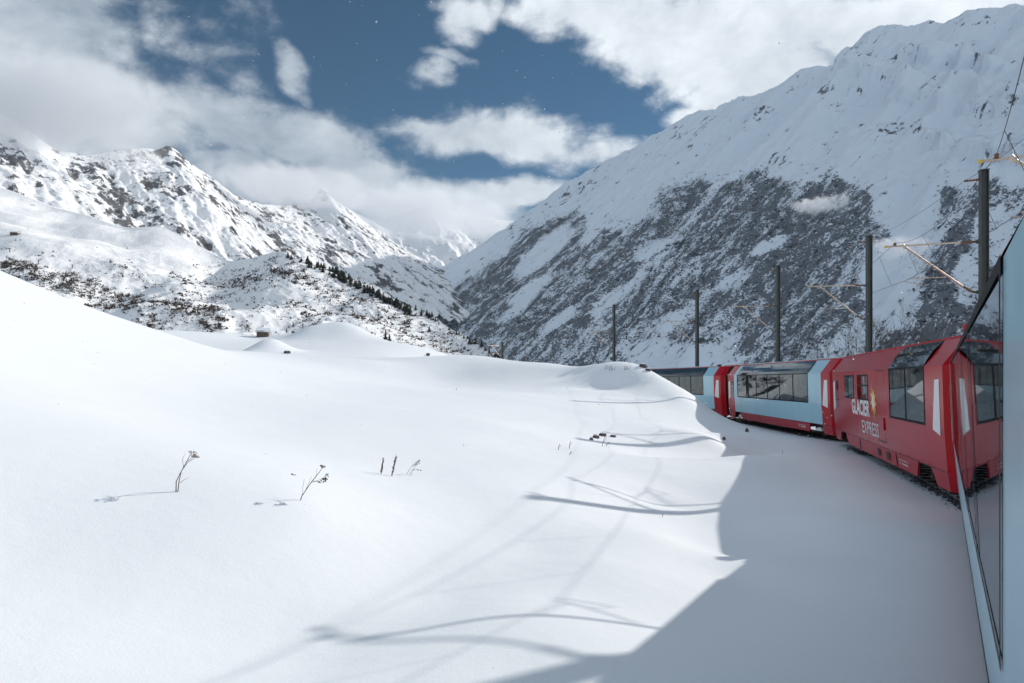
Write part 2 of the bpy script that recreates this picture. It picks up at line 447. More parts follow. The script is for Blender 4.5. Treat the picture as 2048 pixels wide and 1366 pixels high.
# --- right mountain: a straight crest, its face dips away from the sun
sil = [(700,600),(800,570),(870,545),(900,530),(950,500),(1000,465),(1060,430),(1120,376),(1150,358),(1200,330),(1240,312),(1290,282),(1350,246),(1400,224),(1430,216),
       (1450,206),(1530,182),(1580,156),(1610,136),(1640,129),(1672,130),(1700,112),(1718,84),(1740,60),(1762,49),(1790,56),(1830,54),(1862,46),(1885,50),(1905,40),
       (1930,26),(1965,20),(2000,22),(2022,14),(2048,16),(2200,-10),(2500,-80)]
SX = np.array([a for a, b in sil], float); SY = np.array([b for a, b in sil], float)
kk = np.concatenate([np.linspace(-1100, 0, 40, endpoint=False), np.linspace(0, 3300, 260)])
ridge = []; foot = []
for q in kk:
    X, Y = 1097-.54*q, 1500+.84*q
    px = 1024+FPX*X/Y
    z = (HOR-np.interp(px, SX, SY))/FPX*Y if q >= 0 else 800 + q*-.04
    ridge.append((X, Y, z))
    hz = 1180 - .02*q
    foot.append((X-.84*hz, Y-.545*hz, -70 - .0*q + max(0, q-1500)*.04))
P, T, V, hd = slope(ridge, foot, 760, 420, prof=.96)
w = sstep(V, -200, 260)*.86+.10*sstep(V,-30,20)+.04
fl = T*1. + V*.12
P[..., 2] += 46*fbm(fl/190, V/620, 5, 21, .5, True)*w
P[..., 2] += 15*fbm(fl/60, V/90, 5, 33, .6)*np.clip(w, .12, 1) + 7*fbm(fl/26, V/40, 4, 35, .6, True)*np.clip(w, .35, 1)
# benches high on the face that catch the light
px, py = proj(P)
for (cx, cy, rx, ry, h) in ((1840,195,200,20,22),(1760,170,90,16,18),(1690,120,60,14,14),(1900,120,120,14,20),(1980,200,120,12,24),(1880,285,40,8,14),(1990,315,90,10,18),(1150,372,50,10,16)):
    P[..., 2] += 1.3*h*ell(px+14*perlin(px/30, py/30, 6), py+14*perlin(px/34, py/20, 8), cx, cy, rx, ry, 10)*sstep(V, 15, 80)
px, py = proj(P)
up = np.interp(px, [780,900,960,1050,1100,1150,1200,1260,1320,1370,1450,1560,1640,1720,1745,1800,1860,1900,2048,2300], [600,548,520,448,420,395,440,440,380,355,345,335,345,345,400,470,400,345,350,330])
edge = fbm(px/60+py/160, py/60-px/200, 4, 70)*40
scrub = sstep(py+edge, up-10, up+34)*.92
for (cx, cy, rx, ry, rot, wt) in ((1085,505,75,20,-42,1.),(1060,580,55,14,-35,.55),(1205,425,40,22,-55,.9),(1180,470,30,12,-50,.7),(1300,500,40,12,-30,.6),(1540,490,45,12,-25,.7),(1780,560,60,80,0,.95),(1800,610,45,50,0,.7),
      (1380,720,110,28,0,.95),(1300,700,60,20,0,.6),(1120,640,50,12,-35,.5),(1030,620,50,10,-35,.45),(1935,560,25,60,0,.5),(1850,440,50,60,20,.85),(1990,470,50,60,0,.5),(1470,560,40,14,-30,.4),(1220,600,60,14,-35,.4),(1340,640,70,16,-25,.35)):
    scrub = scrub - wt*ell(px, py, cx, cy, rx, ry, rot)
for (cx, cy, rx, ry, rot, wt) in ((1905,450,35,110,-8,.75),(1880,600,90,70,0,.6),(1350,400,60,40,-45,.3)):
    scrub = np.maximum(scrub, wt*ell(px, py, cx, cy, rx, ry, rot))
scrub = np.clip(scrub*(1-.12*sstep(py, 600, 700)) + .55*fbm(fl/45, V/300, 4, 55)*scrub, 0, 1)
rock = .38 + .45*fbm(T/90, V/90, 4, 91)
for (cx, cy, rx, ry, rot, wt) in ((1720,80,30,35,0,.5),(1920,40,100,16,0,.7),(1630,150,60,20,0,.45),(1790,250,80,30,0,.5),(1630,200,120,40,-20,.35),(1150,385,60,22,-30,.6),(1370,265,90,30,-25,.5),(1760,185,150,30,0,.4),(1060,445,60,14,-35,.5),(1500,200,60,20,-20,.3),(1820,160,100,20,10,.45)):
    rock = np.maximum(rock, wt*ell(px, py, cx, cy, rx, ry, rot)+.1*fbm(px/20, py/20, 3, 4))
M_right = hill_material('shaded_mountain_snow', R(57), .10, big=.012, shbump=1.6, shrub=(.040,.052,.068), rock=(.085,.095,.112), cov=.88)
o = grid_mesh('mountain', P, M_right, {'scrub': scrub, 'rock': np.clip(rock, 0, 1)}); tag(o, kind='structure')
RP, RSC = P, scrub

# --- left: scrubby hill in the middle distance
rl = [(-400,300,720),(-100,362,660),(0,376,650),(60,392,640),(110,408,640),(250,452,610),(330,462,590),(370,476,570),(420,500,560),(470,520,530),(500,512,510),(540,504,500),(575,508,480),(640,532,455),(720,563,430),(790,592,400),(860,627,370),(930,668,330),(1000,706,290),(1050,738,255),(1110,790,230)]
fl_ = [(-400,640,330),(-100,640,300),(0,650,290),(60,660,285),(110,670,280),(250,700,260),(330,720,250),(370,730,245),(420,740,240),(470,750,235),(500,755,230),(540,760,230),(575,765,230),(640,775,225),(720,785,220),(790,795,215),(860,800,212),(930,810,208),(1000,820,205),(1050,835,200),(1110,860,195)]
P, T, V, hd = slope([W(*a) for a in rl], [W(*a) for a in fl_], 620, 300, prof=.9, sm=21)
_, py0 = proj(P)
w = sstep(V, -60, 60)*.8+.2*sstep(V, -12, 20)
P[..., 2] += (12*fbm(P[...,0]/85, P[...,1]/85, 2, 41) + 5.0*fbm(P[...,0]/34, P[...,1]/34, 3, 43)*(.4+.6*sstep(py0, 480, 560))+1.3*fbm(P[...,0]/12, P[...,1]/12, 3, 47, .5, True)*sstep(py0, 480, 560))*w
px, py = proj(P)
scrub = .22+.4*fbm(px/70, py/30, 4, 61)
for (cx, cy, rx, ry, rot, wt) in ((40,540,60,26,12,1.),(150,570,90,26,10,.95),(240,600,80,20,10,.8),(330,625,90,30,0,.85),(420,640,40,34,0,1.),(300,650,60,20,0,.7),(480,565,70,14,-5,.7),(560,520,40,14,10,.6),(610,560,90,14,15,.95),(700,600,90,50,25,.62),(800,650,90,50,25,.6),(900,690,80,30,25,.62),(990,720,50,18,30,.7),(520,600,80,10,0,.5),(620,640,60,20,0,.6),(440,595,60,10,0,.55),(260,620,150,14,5,.55)):
    scrub = np.maximum(scrub, wt*.85*ell(px, py, cx, cy, rx, ry, rot)*(.72+.6*fbm(px/25, py/12, 3, 13)))
scrub *= sstep(py, np.interp(px, [0,200,420,520,1100],[455,490,520,500,500]), np.interp(px, [0,200,420,520,1100],[520,560,560,520,510]))*.9+.1
M_left = hill_material('scrub_hill_snow', R(-25), .22, bigd=2., shrub=(.05,.043,.036), big=.05, shbump=.7, snow=(.86,.875,.895))
o = grid_mesh('hill', P, M_left, {'scrub': np.clip(scrub, 0, 1), 'rock': np.clip(.10+.3*fbm(P[...,0]/25, P[...,1]/25, 4, 77), 0, 1)}); tag(o, kind='structure')
LP, LSC = P, scrub

# --- left: rocky mountain with its head in cloud
rl = [(-500,60,1500),(-200,140,1550),(-60,190,1580),(0,225,1600),(60,262,1650),(110,300,1700),(180,312,1760),(230,300,1820),(290,296,1900),(318,300,1940),(334,290,1960),(350,297,1980),(380,326,2020),(420,352,2100),(470,392,2200),(520,408,2300),(580,412,2450),(620,404,2520),(645,374,2580),(665,396,2620),(700,420,2700),(745,456,2900),(800,492,3100),(850,526,3300),(885,548,3400),(930,575,3500)]
f0 = [(-500,560,700),(-200,560,740),(-60,565,780),(0,570,800),(60,575,830),(110,580,860),(180,590,900),(230,595,940),(290,600,1000),(318,605,1020),(334,608,1040),(350,610,1060),(380,615,1100),(420,620,1150),(470,625,1230),(520,630,1330),(580,635,1450),(620,636,1550),(645,636,1600),(665,636,1650),(700,636,1750),(745,632,1950),(800,625,2250),(850,612,2600),(885,605,2800),(930,600,3000)]
f0 = [(a_+230, b_, c_) for a_, b_, c_ in f0]
P, T, V, hd = slope([W(*a) for a in rl], [W(*a) for a in f0], 640, 300, prof=.94, sm=9)
w = sstep(V, 0, 300)*.9+.1*sstep(V, -60, 30)
P[..., 2] += (26*fbm(T/190, V/1000, 6, 121, .58, True) + 10*fbm(T/50, V/130, 5, 124, .6))*w + 2.5*fbm(T/25, V/25, 3, 9)
px, py = proj(P)
rock = .60+.55*fbm(T/120, V/260, 4, 191)
for (cx, cy, rx, ry, rot, wt) in ((345,310,45,30,20,.95),(250,420,110,42,48,.95),(380,470,70,22,38,.85),(60,340,90,40,20,.7),(420,370,80,14,32,.7),(180,380,90,16,30,.6),(480,400,60,12,20,.7),(560,470,60,24,40,.62),(640,390,30,20,0,.9),(700,470,70,20,40,.6),(770,500,40,14,30,.6),(120,300,40,16,0,.6),(520,440,150,20,36,.5)):
    rock = np.maximum(rock, wt*ell(px, py, cx, cy, rx, ry, rot)*(.85+.4*fbm(px/18, py/18, 3, 113)))
M_left2 = hill_material('rocky_mountain_snow', R(-34), .075, big=.016, shbump=2.5, bigd=11, snow=(.86,.875,.895))
o = grid_mesh('rocky_mountain', P, M_left2, {'scrub': np.clip(.15+.35*sstep(py, 480, 560)*fbm(px/30, py/20, 3, 7), 0, 1), 'rock': np.clip(rock, 0, 1)}); tag(o, kind='structure')

# --- head of the valley, far off
rl = [(500,440,5200),(580,425,5200),(640,404,5200),(690,415,5200),(740,440,5100),(780,462,5000),(830,468,4900),(880,474,4800),(925,486,4700),(955,498,4600),(1000,530,4500),(1060,580,4400)]
f0 = [(500,560,4000),(580,562,4000),(640,565,4000),(700,570,4000),(740,572,4000),(780,575,3950),(830,578,3900),(880,580,3900),(925,582,3850),(955,585,3800),(1000,600,3800),(1060,640,3800)]
P, T, V, hd = slope([W(*a) for a in rl], [W(*a) for a in f0], 240, 110)
w = sstep(V, 0, 300)*.9+.1
P[..., 2] += (60*fbm(T/260, V/500, 5, 221, .5, True))*w
o = grid_mesh('far_mountain', P, M_left2, {'scrub': np.full(P.shape[:2], .1), 'rock': np.clip(.35+.4*fbm(T/150, V/150, 4, 19), 0, 1)}); tag(o, kind='structure')
rl = [(700,450,5600),(800,428,5600),(860,410,5600),(920,430,5600),(1000,440,5550),(1080,450,5550),(1200,480,5500)]
f0 = [(x, 560, 4700) for x, _, _ in rl]
P, T, V, hd = slope([W(*a) for a in rl], [W(*a) for a in f0], 200, 80)
P[..., 2] += 110*fbm(T/400, V/600, 5, 231, .5, True)*(sstep(V, -20, 500)*.9+.1)
o = grid_mesh('far_mountain', P, M_left2, {'scrub': np.zeros(P.shape[:2]), 'rock': np.clip(.4+.4*fbm(T/150, V/150, 4, 29), 0, 1)}); tag(o, kind='structure')


# ------------------------------------------------------------------ train materials
M_red = pbr('red_paint', (.43, .003, .009), .16, coat=0., spec=.16, var=.05, vscale=.8, dirt=((.45, .02, .03), .12))
M_redd = pbr('skirt_red_paint', (.42, .006, .018), .30, coat=0., spec=.2, dirt=((.36, .08, .09), .3))
M_blue = pbr('light_blue_paint', (.33, .58, .69), .24, coat=.2, var=.03, vscale=.7, dirt=((.42, .55, .62), .35))
M_roof = pbr('roof_grey', (.20, .20, .22), .5, var=.15)
M_black = pbr('black_rubber', (.012, .012, .014), .55)
M_frame = pbr('window_gasket', (.012, .014, .016), .7, spec=.15)
M_white = pbr('white_print', (.78, .78, .78), .4)
M_wht2 = pbr('pale_grey_panel', (.55, .56, .58), .35)
M_steel = pbr('bogie_steel', (.035, .034, .035), .6, var=.3, bump=.3)
M_orange = pbr('orange_print', (.75, .32, .02), .4)
M_yellow = pbr('yellow_print', (.80, .58, .10), .4)
M_seat = pbr('seat_fabric', (.10, .12, .16), .8, var=.2)
M_cloth = pbr('white_headrest_cloth', (.6, .62, .62), .8)
M_inter = pbr('interior_lining', (.30, .32, .33), .6)
def glass(name, tint, refl=.0, rough=.015, through=.35):
    m, k, out = new_mat(name)
    tr = k.node('ShaderNodeBsdfTransparent'); tr.inputs[0].default_value = (*tint, 1)
    gl = k.node('ShaderNodeBsdfGlossy'); gl.inputs['Roughness'].default_value = rough; gl.inputs['Color'].default_value = (.80, .84, .86, 1)
    df = k.node('ShaderNodeBsdfDiffuse'); df.inputs[0].default_value = (.012, .02, .02, 1)
    tc = k.node('ShaderNodeTexCoord').outputs['Object']
    bmp = k.bump(k.noise(tc, 1.3, 2), .02, .03)
    k.put(gl.inputs['Normal'], bmp)
    mx0 = k.node('ShaderNodeMixShader'); mx0.inputs[0].default_value = through
    k.l.new(df.outputs[0], mx0.inputs[1]); k.l.new(tr.outputs[0], mx0.inputs[2])
    ge = k.node('ShaderNodeNewGeometry'); dt = k.node('ShaderNodeVectorMath', operation='DOT_PRODUCT')
    k.l.new(ge.outputs['Incoming'], dt.inputs[0]); k.l.new(ge.outputs['Normal'], dt.inputs[1])
    sch = k.m('POWER', k.m('SUBTRACT', 1., k.m('ABSOLUTE', dt.outputs['Value'])), 4.6)
    f = k.m('ADD', k.m('MULTIPLY', sch, .88), .045+refl, clamp=True)
    mx = k.node('ShaderNodeMixShader'); k.put(mx.inputs[0], f)
    k.l.new(mx0.outputs[0], mx.inputs[1]); k.l.new(gl.outputs[0], mx.inputs[2]); k.l.new(mx.outputs[0], out.inputs[0]); return m
M_glass = glass('green_tinted_window_glass', (.26, .40, .36), .02, through=.7)
M_glassr = glass('roof_window_glass', (.30, .33, .40), .05, through=.12)
M_glassd = glass('small_dark_window_glass', (.2, .25, .26), .05, through=.2)

# cross-section of the coach body, left half: (y, z above rail)
PROF = [(1.29, .30), (1.335, .76), (1.365, 1.80), (1.34, 3.33), (.80, 4.00), (0., 4.10)]
def py_(b, ys): return PROF[b][0]*ys
def coach(label, th, p, L, cols, wins, skin, roofskin, cut, roll=-2.6, group=None):
    """cols: list of (x0, x1, {band: material index}) along the side; wins: glazed stretches (x0, x1, z0, z1, panes)"""
    root = empty('railway_coach', p, (R(roll), 0, R(90-th)))
    tag(root, label, 'railway coach', group)
    # stations along the body
    xs = sorted(set([0., .30, L-.30, L] + [c for a in cols for c in a[:2]] + [c for w_ in wins if w_[5] for c in w_[:2]] + [c for a in cut for c in (a[0], a[0]+.35, a[1]-.35, a[1])]))
    ysc = lambda x: .80 + .20*min(1, x/.30, (L-x)/.30) if min(x, L-x) < .30 else 1.
    wall = MB(); skirt = MB(); roof = MB()
    for side in (1, -1):
        for i in range(len(xs)-1):
            a, b = xs[i], xs[i+1]; mid = (a+b)/2
            inwin = [w_ for w_ in wins if w_[5] and w_[0]-1e-4 <= a and b <= w_[1]+1e-4]
            for bd in range(5):
                mi = skin(mid, bd)
                (y0, z0), (y1, z1) = PROF[bd], PROF[bd+1]
                if inwin and bd == 2: # glazed band: leave the opening
                    continue
                if inwin and bd == 3: continue
                za, zb = z0, z0
                tgt = wall
                if bd == 0:
                    tgt = skirt
                    for c in cut:
                        if c[0] < mid < c[1]:
                            top = .80
                            za = .74 if a > c[0]+.01 else .30
                            zb = .74 if b < c[1]-.01 else .30
                if bd == 4: tgt = roof
                ya, yb = ysc(a), ysc(b)
                f0 = lambda zz: y0 + (y1-y0)*(zz-z0)/(z1-z0)
                q = [(a, side*f0(za)*ya, za), (b, side*f0(zb)*yb, zb), (b, side*y1*yb, z1), (a, side*y1*ya, z1)]
                if za > z1-.001 and zb > z1-.001: continue
                tgt.quad(*q, m=mi)
                if bd == 0: # inner lip gives the skirt thickness
                    tgt.quad(*[(x, y-side*.05, z) for x, y, z in q], m=2)
                    tgt.quad(q[0], q[1], (q[1][0], q[1][1]-side*.05, q[1][2]), (q[0][0], q[0][1]-side*.05, q[0][2]), m=mi)
    mats = [M_red, M_blue, M_black, M_roof, M_redd]
    wall.build('body', mats, root); skirt.build('skirt', mats, root)
    roof.build('roof', mats, root)
    # end walls and floor
    for x in (0.02, L-.02):
        e = MB(); y = .80
        ps = [(x, s_*PROF[b][0]*y, PROF[b][1]) for s_, bs in ((1, range(6)), (-1, range(4, -1, -1))) for b in bs]
        e.quad(*ps, m=0); e.build('end_wall', M_black, root)
    fm = MB(); fm.box((.2, -1.25, .98), (L-.2, 1.25, 1.08)); fm.build('floor', M_inter, root)
    fm = MB(); fm.box((.2, -.5, 4.0), (L-.2, .5, 4.03)); fm.build('ceiling', M_inter, root)
    # ridge rail along the roof edge
    for s_ in (1, -1):
        rr = MB(); rr.box((.25, s_*.80-.02, 3.985), (L-.25, s_*.80+.02, 4.035)); rr.build('roof_edge_rail', M_red, root)
        # seam between skirt and body, and along the eave
        sm = MB(); sm.box((.3, s_*1.336-.006, .752), (L-.3, s_*1.336+.006, .768)); sm.build('seam', M_black, root)
    # glazing
    for (x0, x1, z0, z1, npane, open_) in wins:
        for s_ in (1, -1):
            def Y(z, off=0.):
                for b in range(4):
                    if PROF[b][1] <= z <= PROF[b+1][1]+1e-6:
                        t = (z-PROF[b][1])/(PROF[b+1][1]-PROF[b][1]); return s_*(PROF[b][0]+(PROF[b+1][0]-PROF[b][0])*t+off)
            if open_:
                z0_, z1_ = PROF[2][1], PROF[3][1]
                wf = MB()
                tk = .07 if roll > -3 else .04
                for za, zb in ((z0_, z0_+tk), (z1_-.03, z1_+.012)):
                    wf.quad((x0, Y(za, .006), za), (x1, Y(za, .006), za), (x1, Y(zb, .006) if zb < z1_ else Y(z1_, .006), zb), (x0, Y(zb, .006) if zb < z1_ else Y(z1_, .006), zb))
                pw = (x1-x0)/npane
                for j in range(npane+1):
                    xa = x0+j*pw
                    wd_ = .055 if 0 < j < npane else .07
                    a, b = max(x0, xa-wd_), min(x1, xa+wd_)
                    wf.quad((a, Y(z0_, .007), z0_), (b, Y(z0_, .007), z0_), (b, Y(z1_, .007), z1_), (a, Y(z1_, .007), z1_))
                    wf.box((a, min(Y(z0_, -.05), Y(z0_, -.09)), z0_), (b, max(Y(z0_, -.05), Y(z0_, -.09)), z1_))
                wfo = wf.build('window_frame', M_frame, root)
                for j in range(npane):
                    g = MB(); a, b = x0+j*pw+.03, x0+(j+1)*pw-.03
                    g.quad((a, Y(z0_+.02, 0), z0_+.02), (b, Y(z0_+.02, 0), z0_+.02), (b, Y(z1_-.02, 0), z1_-.02), (a, Y(z1_-.02, 0), z1_-.02))
                    g.build('pane', M_glass, wfo)
                    # curved roof window above
                    g = MB(); a, b = x0+j*pw+.012, x0+(j+1)*pw-.012
                    y3, z3 = s_*PROF[3][0], PROF[3][1]+.015; y4, z4 = s_*(PROF[4][0]+.02), PROF[4][1]-.02
                    n_ = 5; pv = []
                    for q in range(n_+1):
                        t = q/n_; bul = .05*math.sin(math.pi*t)
                        pv.append((y3+(y4-y3)*t+s_*bul*.75, z3+(z4-z3)*t+bul*.6))
                    for q in range(n_):
                        g.quad((a, *pv[q]), (b, *pv[q]), (b, *pv[q+1]), (a, *pv[q+1]))
                    g.build('roof_window', M_glassr, root, smooth=True)
            else:
                wf = MB(); a, b = x0-.06, x1+.06; za, zb = z0-.06, z1+.06
                for (u0, u1, w0, w1) in ((a, b, za, z0), (a, b, z1, zb), (a, x0, z0, z1), (x1, b, z0, z1)):
                    wf.quad((u0, Y(w0, .012), w0), (u1, Y(w0, .012), w0), (u1, Y(w1, .012), w1), (u0, Y(w1, .012), w1))
                wfo = wf.build('window_frame', M_frame, root)
                g = MB(); g.quad((x0, Y(z0, .009), z0), (x1, Y(z0, .009), z0), (x1, Y(z1, .009), z1), (x0, Y(z1, .009), z1))
                g.build('pane', M_glassd, wfo)
                if npane > 1:
                    g = MB(); zm = (z0+z1)/2+.05; g.quad((x0, Y(zm, .013), zm), (x1, Y(zm, .013), zm), (x1, Y(zm+.05, .013), zm+.05), (x0, Y(zm+.05, .013), zm+.05))
                    g.build('sash_bar', M_frame, wfo)
    # white corner flashes, vestibule door edge
    for x_, mir in ((.58, 1), (L-.95, -1)):
        for s_ in (1, -1):
            g = MB(); y = lambda z: s_*(1.365 - .025*(z-1.8)/1.53 + .006)
            if mir == 1: q = [(x_, 1.62), (x_+.62, 1.74), (x_+.36, 2.98), (x_, 3.0)]
            else: q = [(x_, 1.74), (x_+.45, 1.62), (x_+.45, 2.85), (x_, 2.98)]
            g.quad(*[(a, y(z), z) for a, z in q]); g.build('corner_flash', M_white, root)
    for s_ in (1, -1):
        g = MB(); x_ = L-.30
        g.box((x_, s_*1.27-.03, .95), (x_+.10, s_*1.27+.03, 3.45)); g.build('door_pillar', M_wht2, root)
        g = MB()
        xa, xb = L-1.7, L-1.3
        g.quad((xa, s_*1.374, 1.75), (xb, s_*1.374, 1.75), (xb, s_*1.358, 2.95), (xa, s_*1.358, 2.95))
        g.build('vestibule_window', M_glassd, root)
    # bellows to the next coach
    g = MB()
    for j in range(9):
        x = L + j*.14; e = .0 if j % 2 else .06
        g.box((x-.02, -.62-e, .85), (x+.10, .62+e, 3.35+e))
    g.build('bellows', M_black, root)
    # underframe, bogies
    g = MB(); g.box((.6, -1.0, .62), (L-.6, 1.0, .95)); g.box((L*.38, -1.15, .22), (L*.55, 1.15, .7)); g.build('underframe', M_steel, root)
    for xc in (2.2, L-2.2):
        bg = MB()
        for s_ in (1, -1):
            bg.box((xc-1.15, s_*.86-.06, .42), (xc+1.15, s_*.86+.06, .62))
            for dx in (-.28, .28): bg.tube([(xc+dx, s_*.92, .38), (xc+dx, s_*.92, .72)], .09, 8)
            for dx in (-.8, .8): bg.box((xc+dx-.12, s_*.88-.10, .26), (xc+dx+.12, s_*.88+.10, .5))
        bg.box((xc-.2, -.8, .42), (xc+.2, .8, .58))
        bo = bg.build('bogie', M_steel, root)
        for dx in (-.8, .8):
            for s_ in (1, -1):
                wm = MB(); wm.tube([(xc+dx, s_*.47, .375), (xc+dx, s_*.60, .375)], .37, 20); wm.build('wheel', M_steel, bo)
    # coupler box with snow caught under the far end
    # interior
    if wins and wins[0][5]:
        x0, x1 = wins[0][:2]
        n = int((x1-x0)/1.05)
        for j in range(n):
            for s_ in (1, -1):
                x = x0+.5+j*1.05
                st = MB(); y0, y1 = sorted((s_*.35, s_*1.2)); d = 1 if j % 2 else -1
                st.box((x-.25, y0, 1.35), (x+.25, y1, 1.52)); st.box((x-d*.25-.05, y0, 1.45), (x-d*.25+.05, y1, 2.18))
                so_ = st.build('seat', M_seat, root)
                hd_ = MB(); hd_.box((x-d*.25-.07, y0+.06, 1.98), (x-d*.25+.07, y1-.06, 2.2)); hd_.build('headrest_cloth', M_cloth, so_)
    return root

def inset(o, root): o.parent = root; return o
CUTS = lambda L: [(1.3, 3.2), (L-3.4, L-1.5)]
def red_skin(x, b): return 4 if b == 0 else 0
def blue_skin(L, xn, xf):
    def f(x, b):
        if b == 0: return 4
        if x < xn or x > L-xf: return 0
        return 3 if b == 4 and False else 1
    return f
c0, c1, c2, c3 = COA
def blue_coach(label, c, wn, wf, roll=-2.6, group='light blue panorama coaches of the train'):
    L = c['L']; xn, xf = 1.35, 1.9
    cols = [(xn, L-xf, {})]
    return coach(label, c['th'], c['p'], L, cols, [(wn, wf, 1.8, 3.33, 6, True)], blue_skin(L, xn, xf), None, CUTS(L), roll)
K0 = blue_coach('light blue panorama coach close beside the viewer at the right edge', c0, 4.35, 4.35+2.12*6, -3.3)
K2 = blue_coach('light blue panorama coach with six panes behind the red coach', c2, 3.0, 15.75)
K3 = blue_coach('light blue panorama coach with passengers, half hidden by the snow knoll', c3, 3.0, 15.75)
L1 = c1['L']
K1 = coach('dark red coach with white lettering and one double window', c1['th'], c1['p'], L1, [(0, L1, {})],
           [(1.85, 5.7, 1.8, 3.33, 2, True), (8.95, 10.75, 2.30, 3.12, 2, False), (11.6, 13.4, 2.30, 3.12, 1, False)], red_skin, None, CUTS(L1))
# the last window of the nearest coach ends in a raked edge
for o in list(K0.children) + [c for ch in K0.children for c in ch.children]:
    if o.type != 'MESH': continue
    for v in o.data.vertices:
        if abs(v.co.x-4.35) < .085:
            v.co.x -= 1.05*min(1, max(0, (v.co.z-1.8)/1.53))
for K in (K0, K2, K3): K['group'] = 'light blue panorama coaches of the train'
# red coach: tall service door, vents, print, lamp on the roof
def side_y(z, off=.008):
    return 1.365 - .025*(z-1.8)/1.53 + off if z > 1.8 else 1.335 + .03*(z-.76)/1.04 + off
g = MB()
for (a, b, z0, z1) in ((6.45, 6.485, .95, 3.3), (7.5, 7.535, .95, 3.3), (6.45, 7.535, .93, .965), (6.45, 7.535, 3.28, 3.31)):
    g.quad((a, side_y(z0), z0), (b, side_y(z0), z0), (b, side_y(z1), z1), (a, side_y(z1), z1))
g.build('door_seam', M_black, K1)
g = MB(); g.box((6.5, side_y(1.5)-.01, 1.35), (6.56, side_y(1.5)+.03, 1.75)); g.build('door_handle', M_redd, K1)
for x_, w_ in ((7.45, .42), (6.15, .46)):
    g = MB(); g.quad((x_, 1.325, .42), (x_+w_, 1.325, .42), (x_+w_, 1.342, .66), (x_, 1.342, .66)); g.build('vent', M_black, K1)
g = MB(); g.tube([(5.3, 1.31, .33), (5.3, 1.338, .75)], .012, 6); g.tube([(10.9, 1.31, .33), (10.9, 1.338, .75)], .012, 6); g.build('panel_joint', M_black, K1)
for i in range(5):
    g = MB(); g.box((1.9+i*.95, 1.332, .77), (2.0+i*.95, 1.350, .80)); g.build('hinge', M_redd, K1)
def text_mesh(body, size, sx, bold, shear=0.):
    cu = bpy.data.curves.new('lettering', 'FONT'); cu.body = body; cu.size = size; cu.offset = bold; cu.shear = shear; cu.space_character = 1.0
    cu.resolution_u = 3
    to = bpy.data.objects.new('lettering_source', cu); C.objects.link(to)
    bpy.context.view_layer.update()
    me = bpy.data.meshes.new_from_object(to.evaluated_get(bpy.context.evaluated_depsgraph_get()))
    bpy.data.objects.remove(to)
    co = np.empty(len(me.vertices)*3); me.vertices.foreach_get('co', co); co = co.reshape(-1, 3)
    mn, mxx = co.min(0), co.max(0)
    co[:, 0] = (co[:, 0]-mn[0])/(mxx[0]-mn[0])*sx; co[:, 1] -= mn[1]
    return me, co
def print_on_side(name, me, co, x_right_start, z0, mat, root):
    """text reads left to right for someone facing the left side: far end to near end"""
    n = co.copy()
    n[:, 0] = x_right_start - co[:, 0]; z = z0 + co[:, 1]
    n[:, 1] = np.array([side_y(q, .010) for q in z]); n[:, 2] = z
    me.vertices.foreach_set('co', n.reshape(-1)); me.update()
    return link(name, me, mat, root)
me, co = text_mesh('GLACIER', .78, 3.35, .030); print_on_side('lettering', me, co, 12.0, 1.66, M_white, K1)
me, co = text_mesh('EXPRESS', .66, 2.75, .002); print_on_side('lettering', me, co, 10.15, 1.03, M_white, K1)
def star(cx, cz, ro, ri, n, mat, name, off, z_st=1.25, ph=0.):
    g = MB(); ring = []
    for i in range(2*n):
        a = math.pi*i/n+ph; r_ = ro*(1 + .18*((i*7) % 5-2)/2) if i % 2 == 0 else ri
        z = cz+math.cos(a)*r_*z_st; ring.append((cx+math.sin(a)*r_, side_y(max(z, 1.0), off), z))
    c_ = (cx, side_y(cz, off), cz)
    for i in range(2*n): g.quad(c_, ring[i], ring[(i+1) % (2*n)])
    return g.build(name, mat, K1)
star(7.98, 2.25, .52, .27, 11, M_orange, 'sun_emblem', .010)
star(7.98, 2.25, .34, .20, 9, M_yellow, 'sun_emblem', .014, ph=.2)
g = MB()
for q in ([(7.80, 2.05), (8.16, 2.05), (8.04, 2.45), (7.96, 2.52), (7.9, 2.38)],): g.quad(*[(a, side_y(z, .018), z) for a, z in q])
g.build('peak_emblem', M_white, K1)
# small illegible service marks on the skirts
def marks(root, x, z, n=14):
    g = MB(); r_ = random.Random(3)
    for i in range(n):
        for row in range(2):
            if r_.random() < .3: continue
            a = x - i*.075; g.quad((a, 1.333, z+row*.10), (a-.05, 1.333, z+row*.10), (a-.05, 1.339, z+row*.10+.055), (a, 1.339, z+row*.10+.055))
    g.build('service_mark', M_white, root)
for K, L_ in ((K0, COA[0]['L']), (K2, COA[2]['L']), (K3, COA[3]['L'])):
    for x_ in (1.35, L_-1.9, 2.62, L_-3.2, L_*.5):
        g = MB(); z_ = 1.8 if x_ not in (1.35, L_-1.9) else 3.32
        g.quad((x_-.006, side_y(.76, .004), .77), (x_+.006, side_y(.76, .004), .77), (x_+.006, side_y(1.8, .004), 1.79), (x_-.006, side_y(1.8, .004), 1.79)); g.build('panel_joint', M_black, K)
marks(K1, 4.95, .46); marks(K2, 4.6, .46); marks(K0, 9, .46)
def roof_box(root, x, mat, h=.22, name='roof_lamp'):
    g = MB(); g.box((x-.10, .56, 4.02), (x+.10, .74, 4.10), 1); g.box((x-.14, .52, 4.10), (x+.14, .78, 4.10+h), 0); g.build(name, [mat, M_black], root)
roof_box(K1, .45, M_red, .18)
roof_box(K3, 1.6, M_black, .08, 'roof_vent')
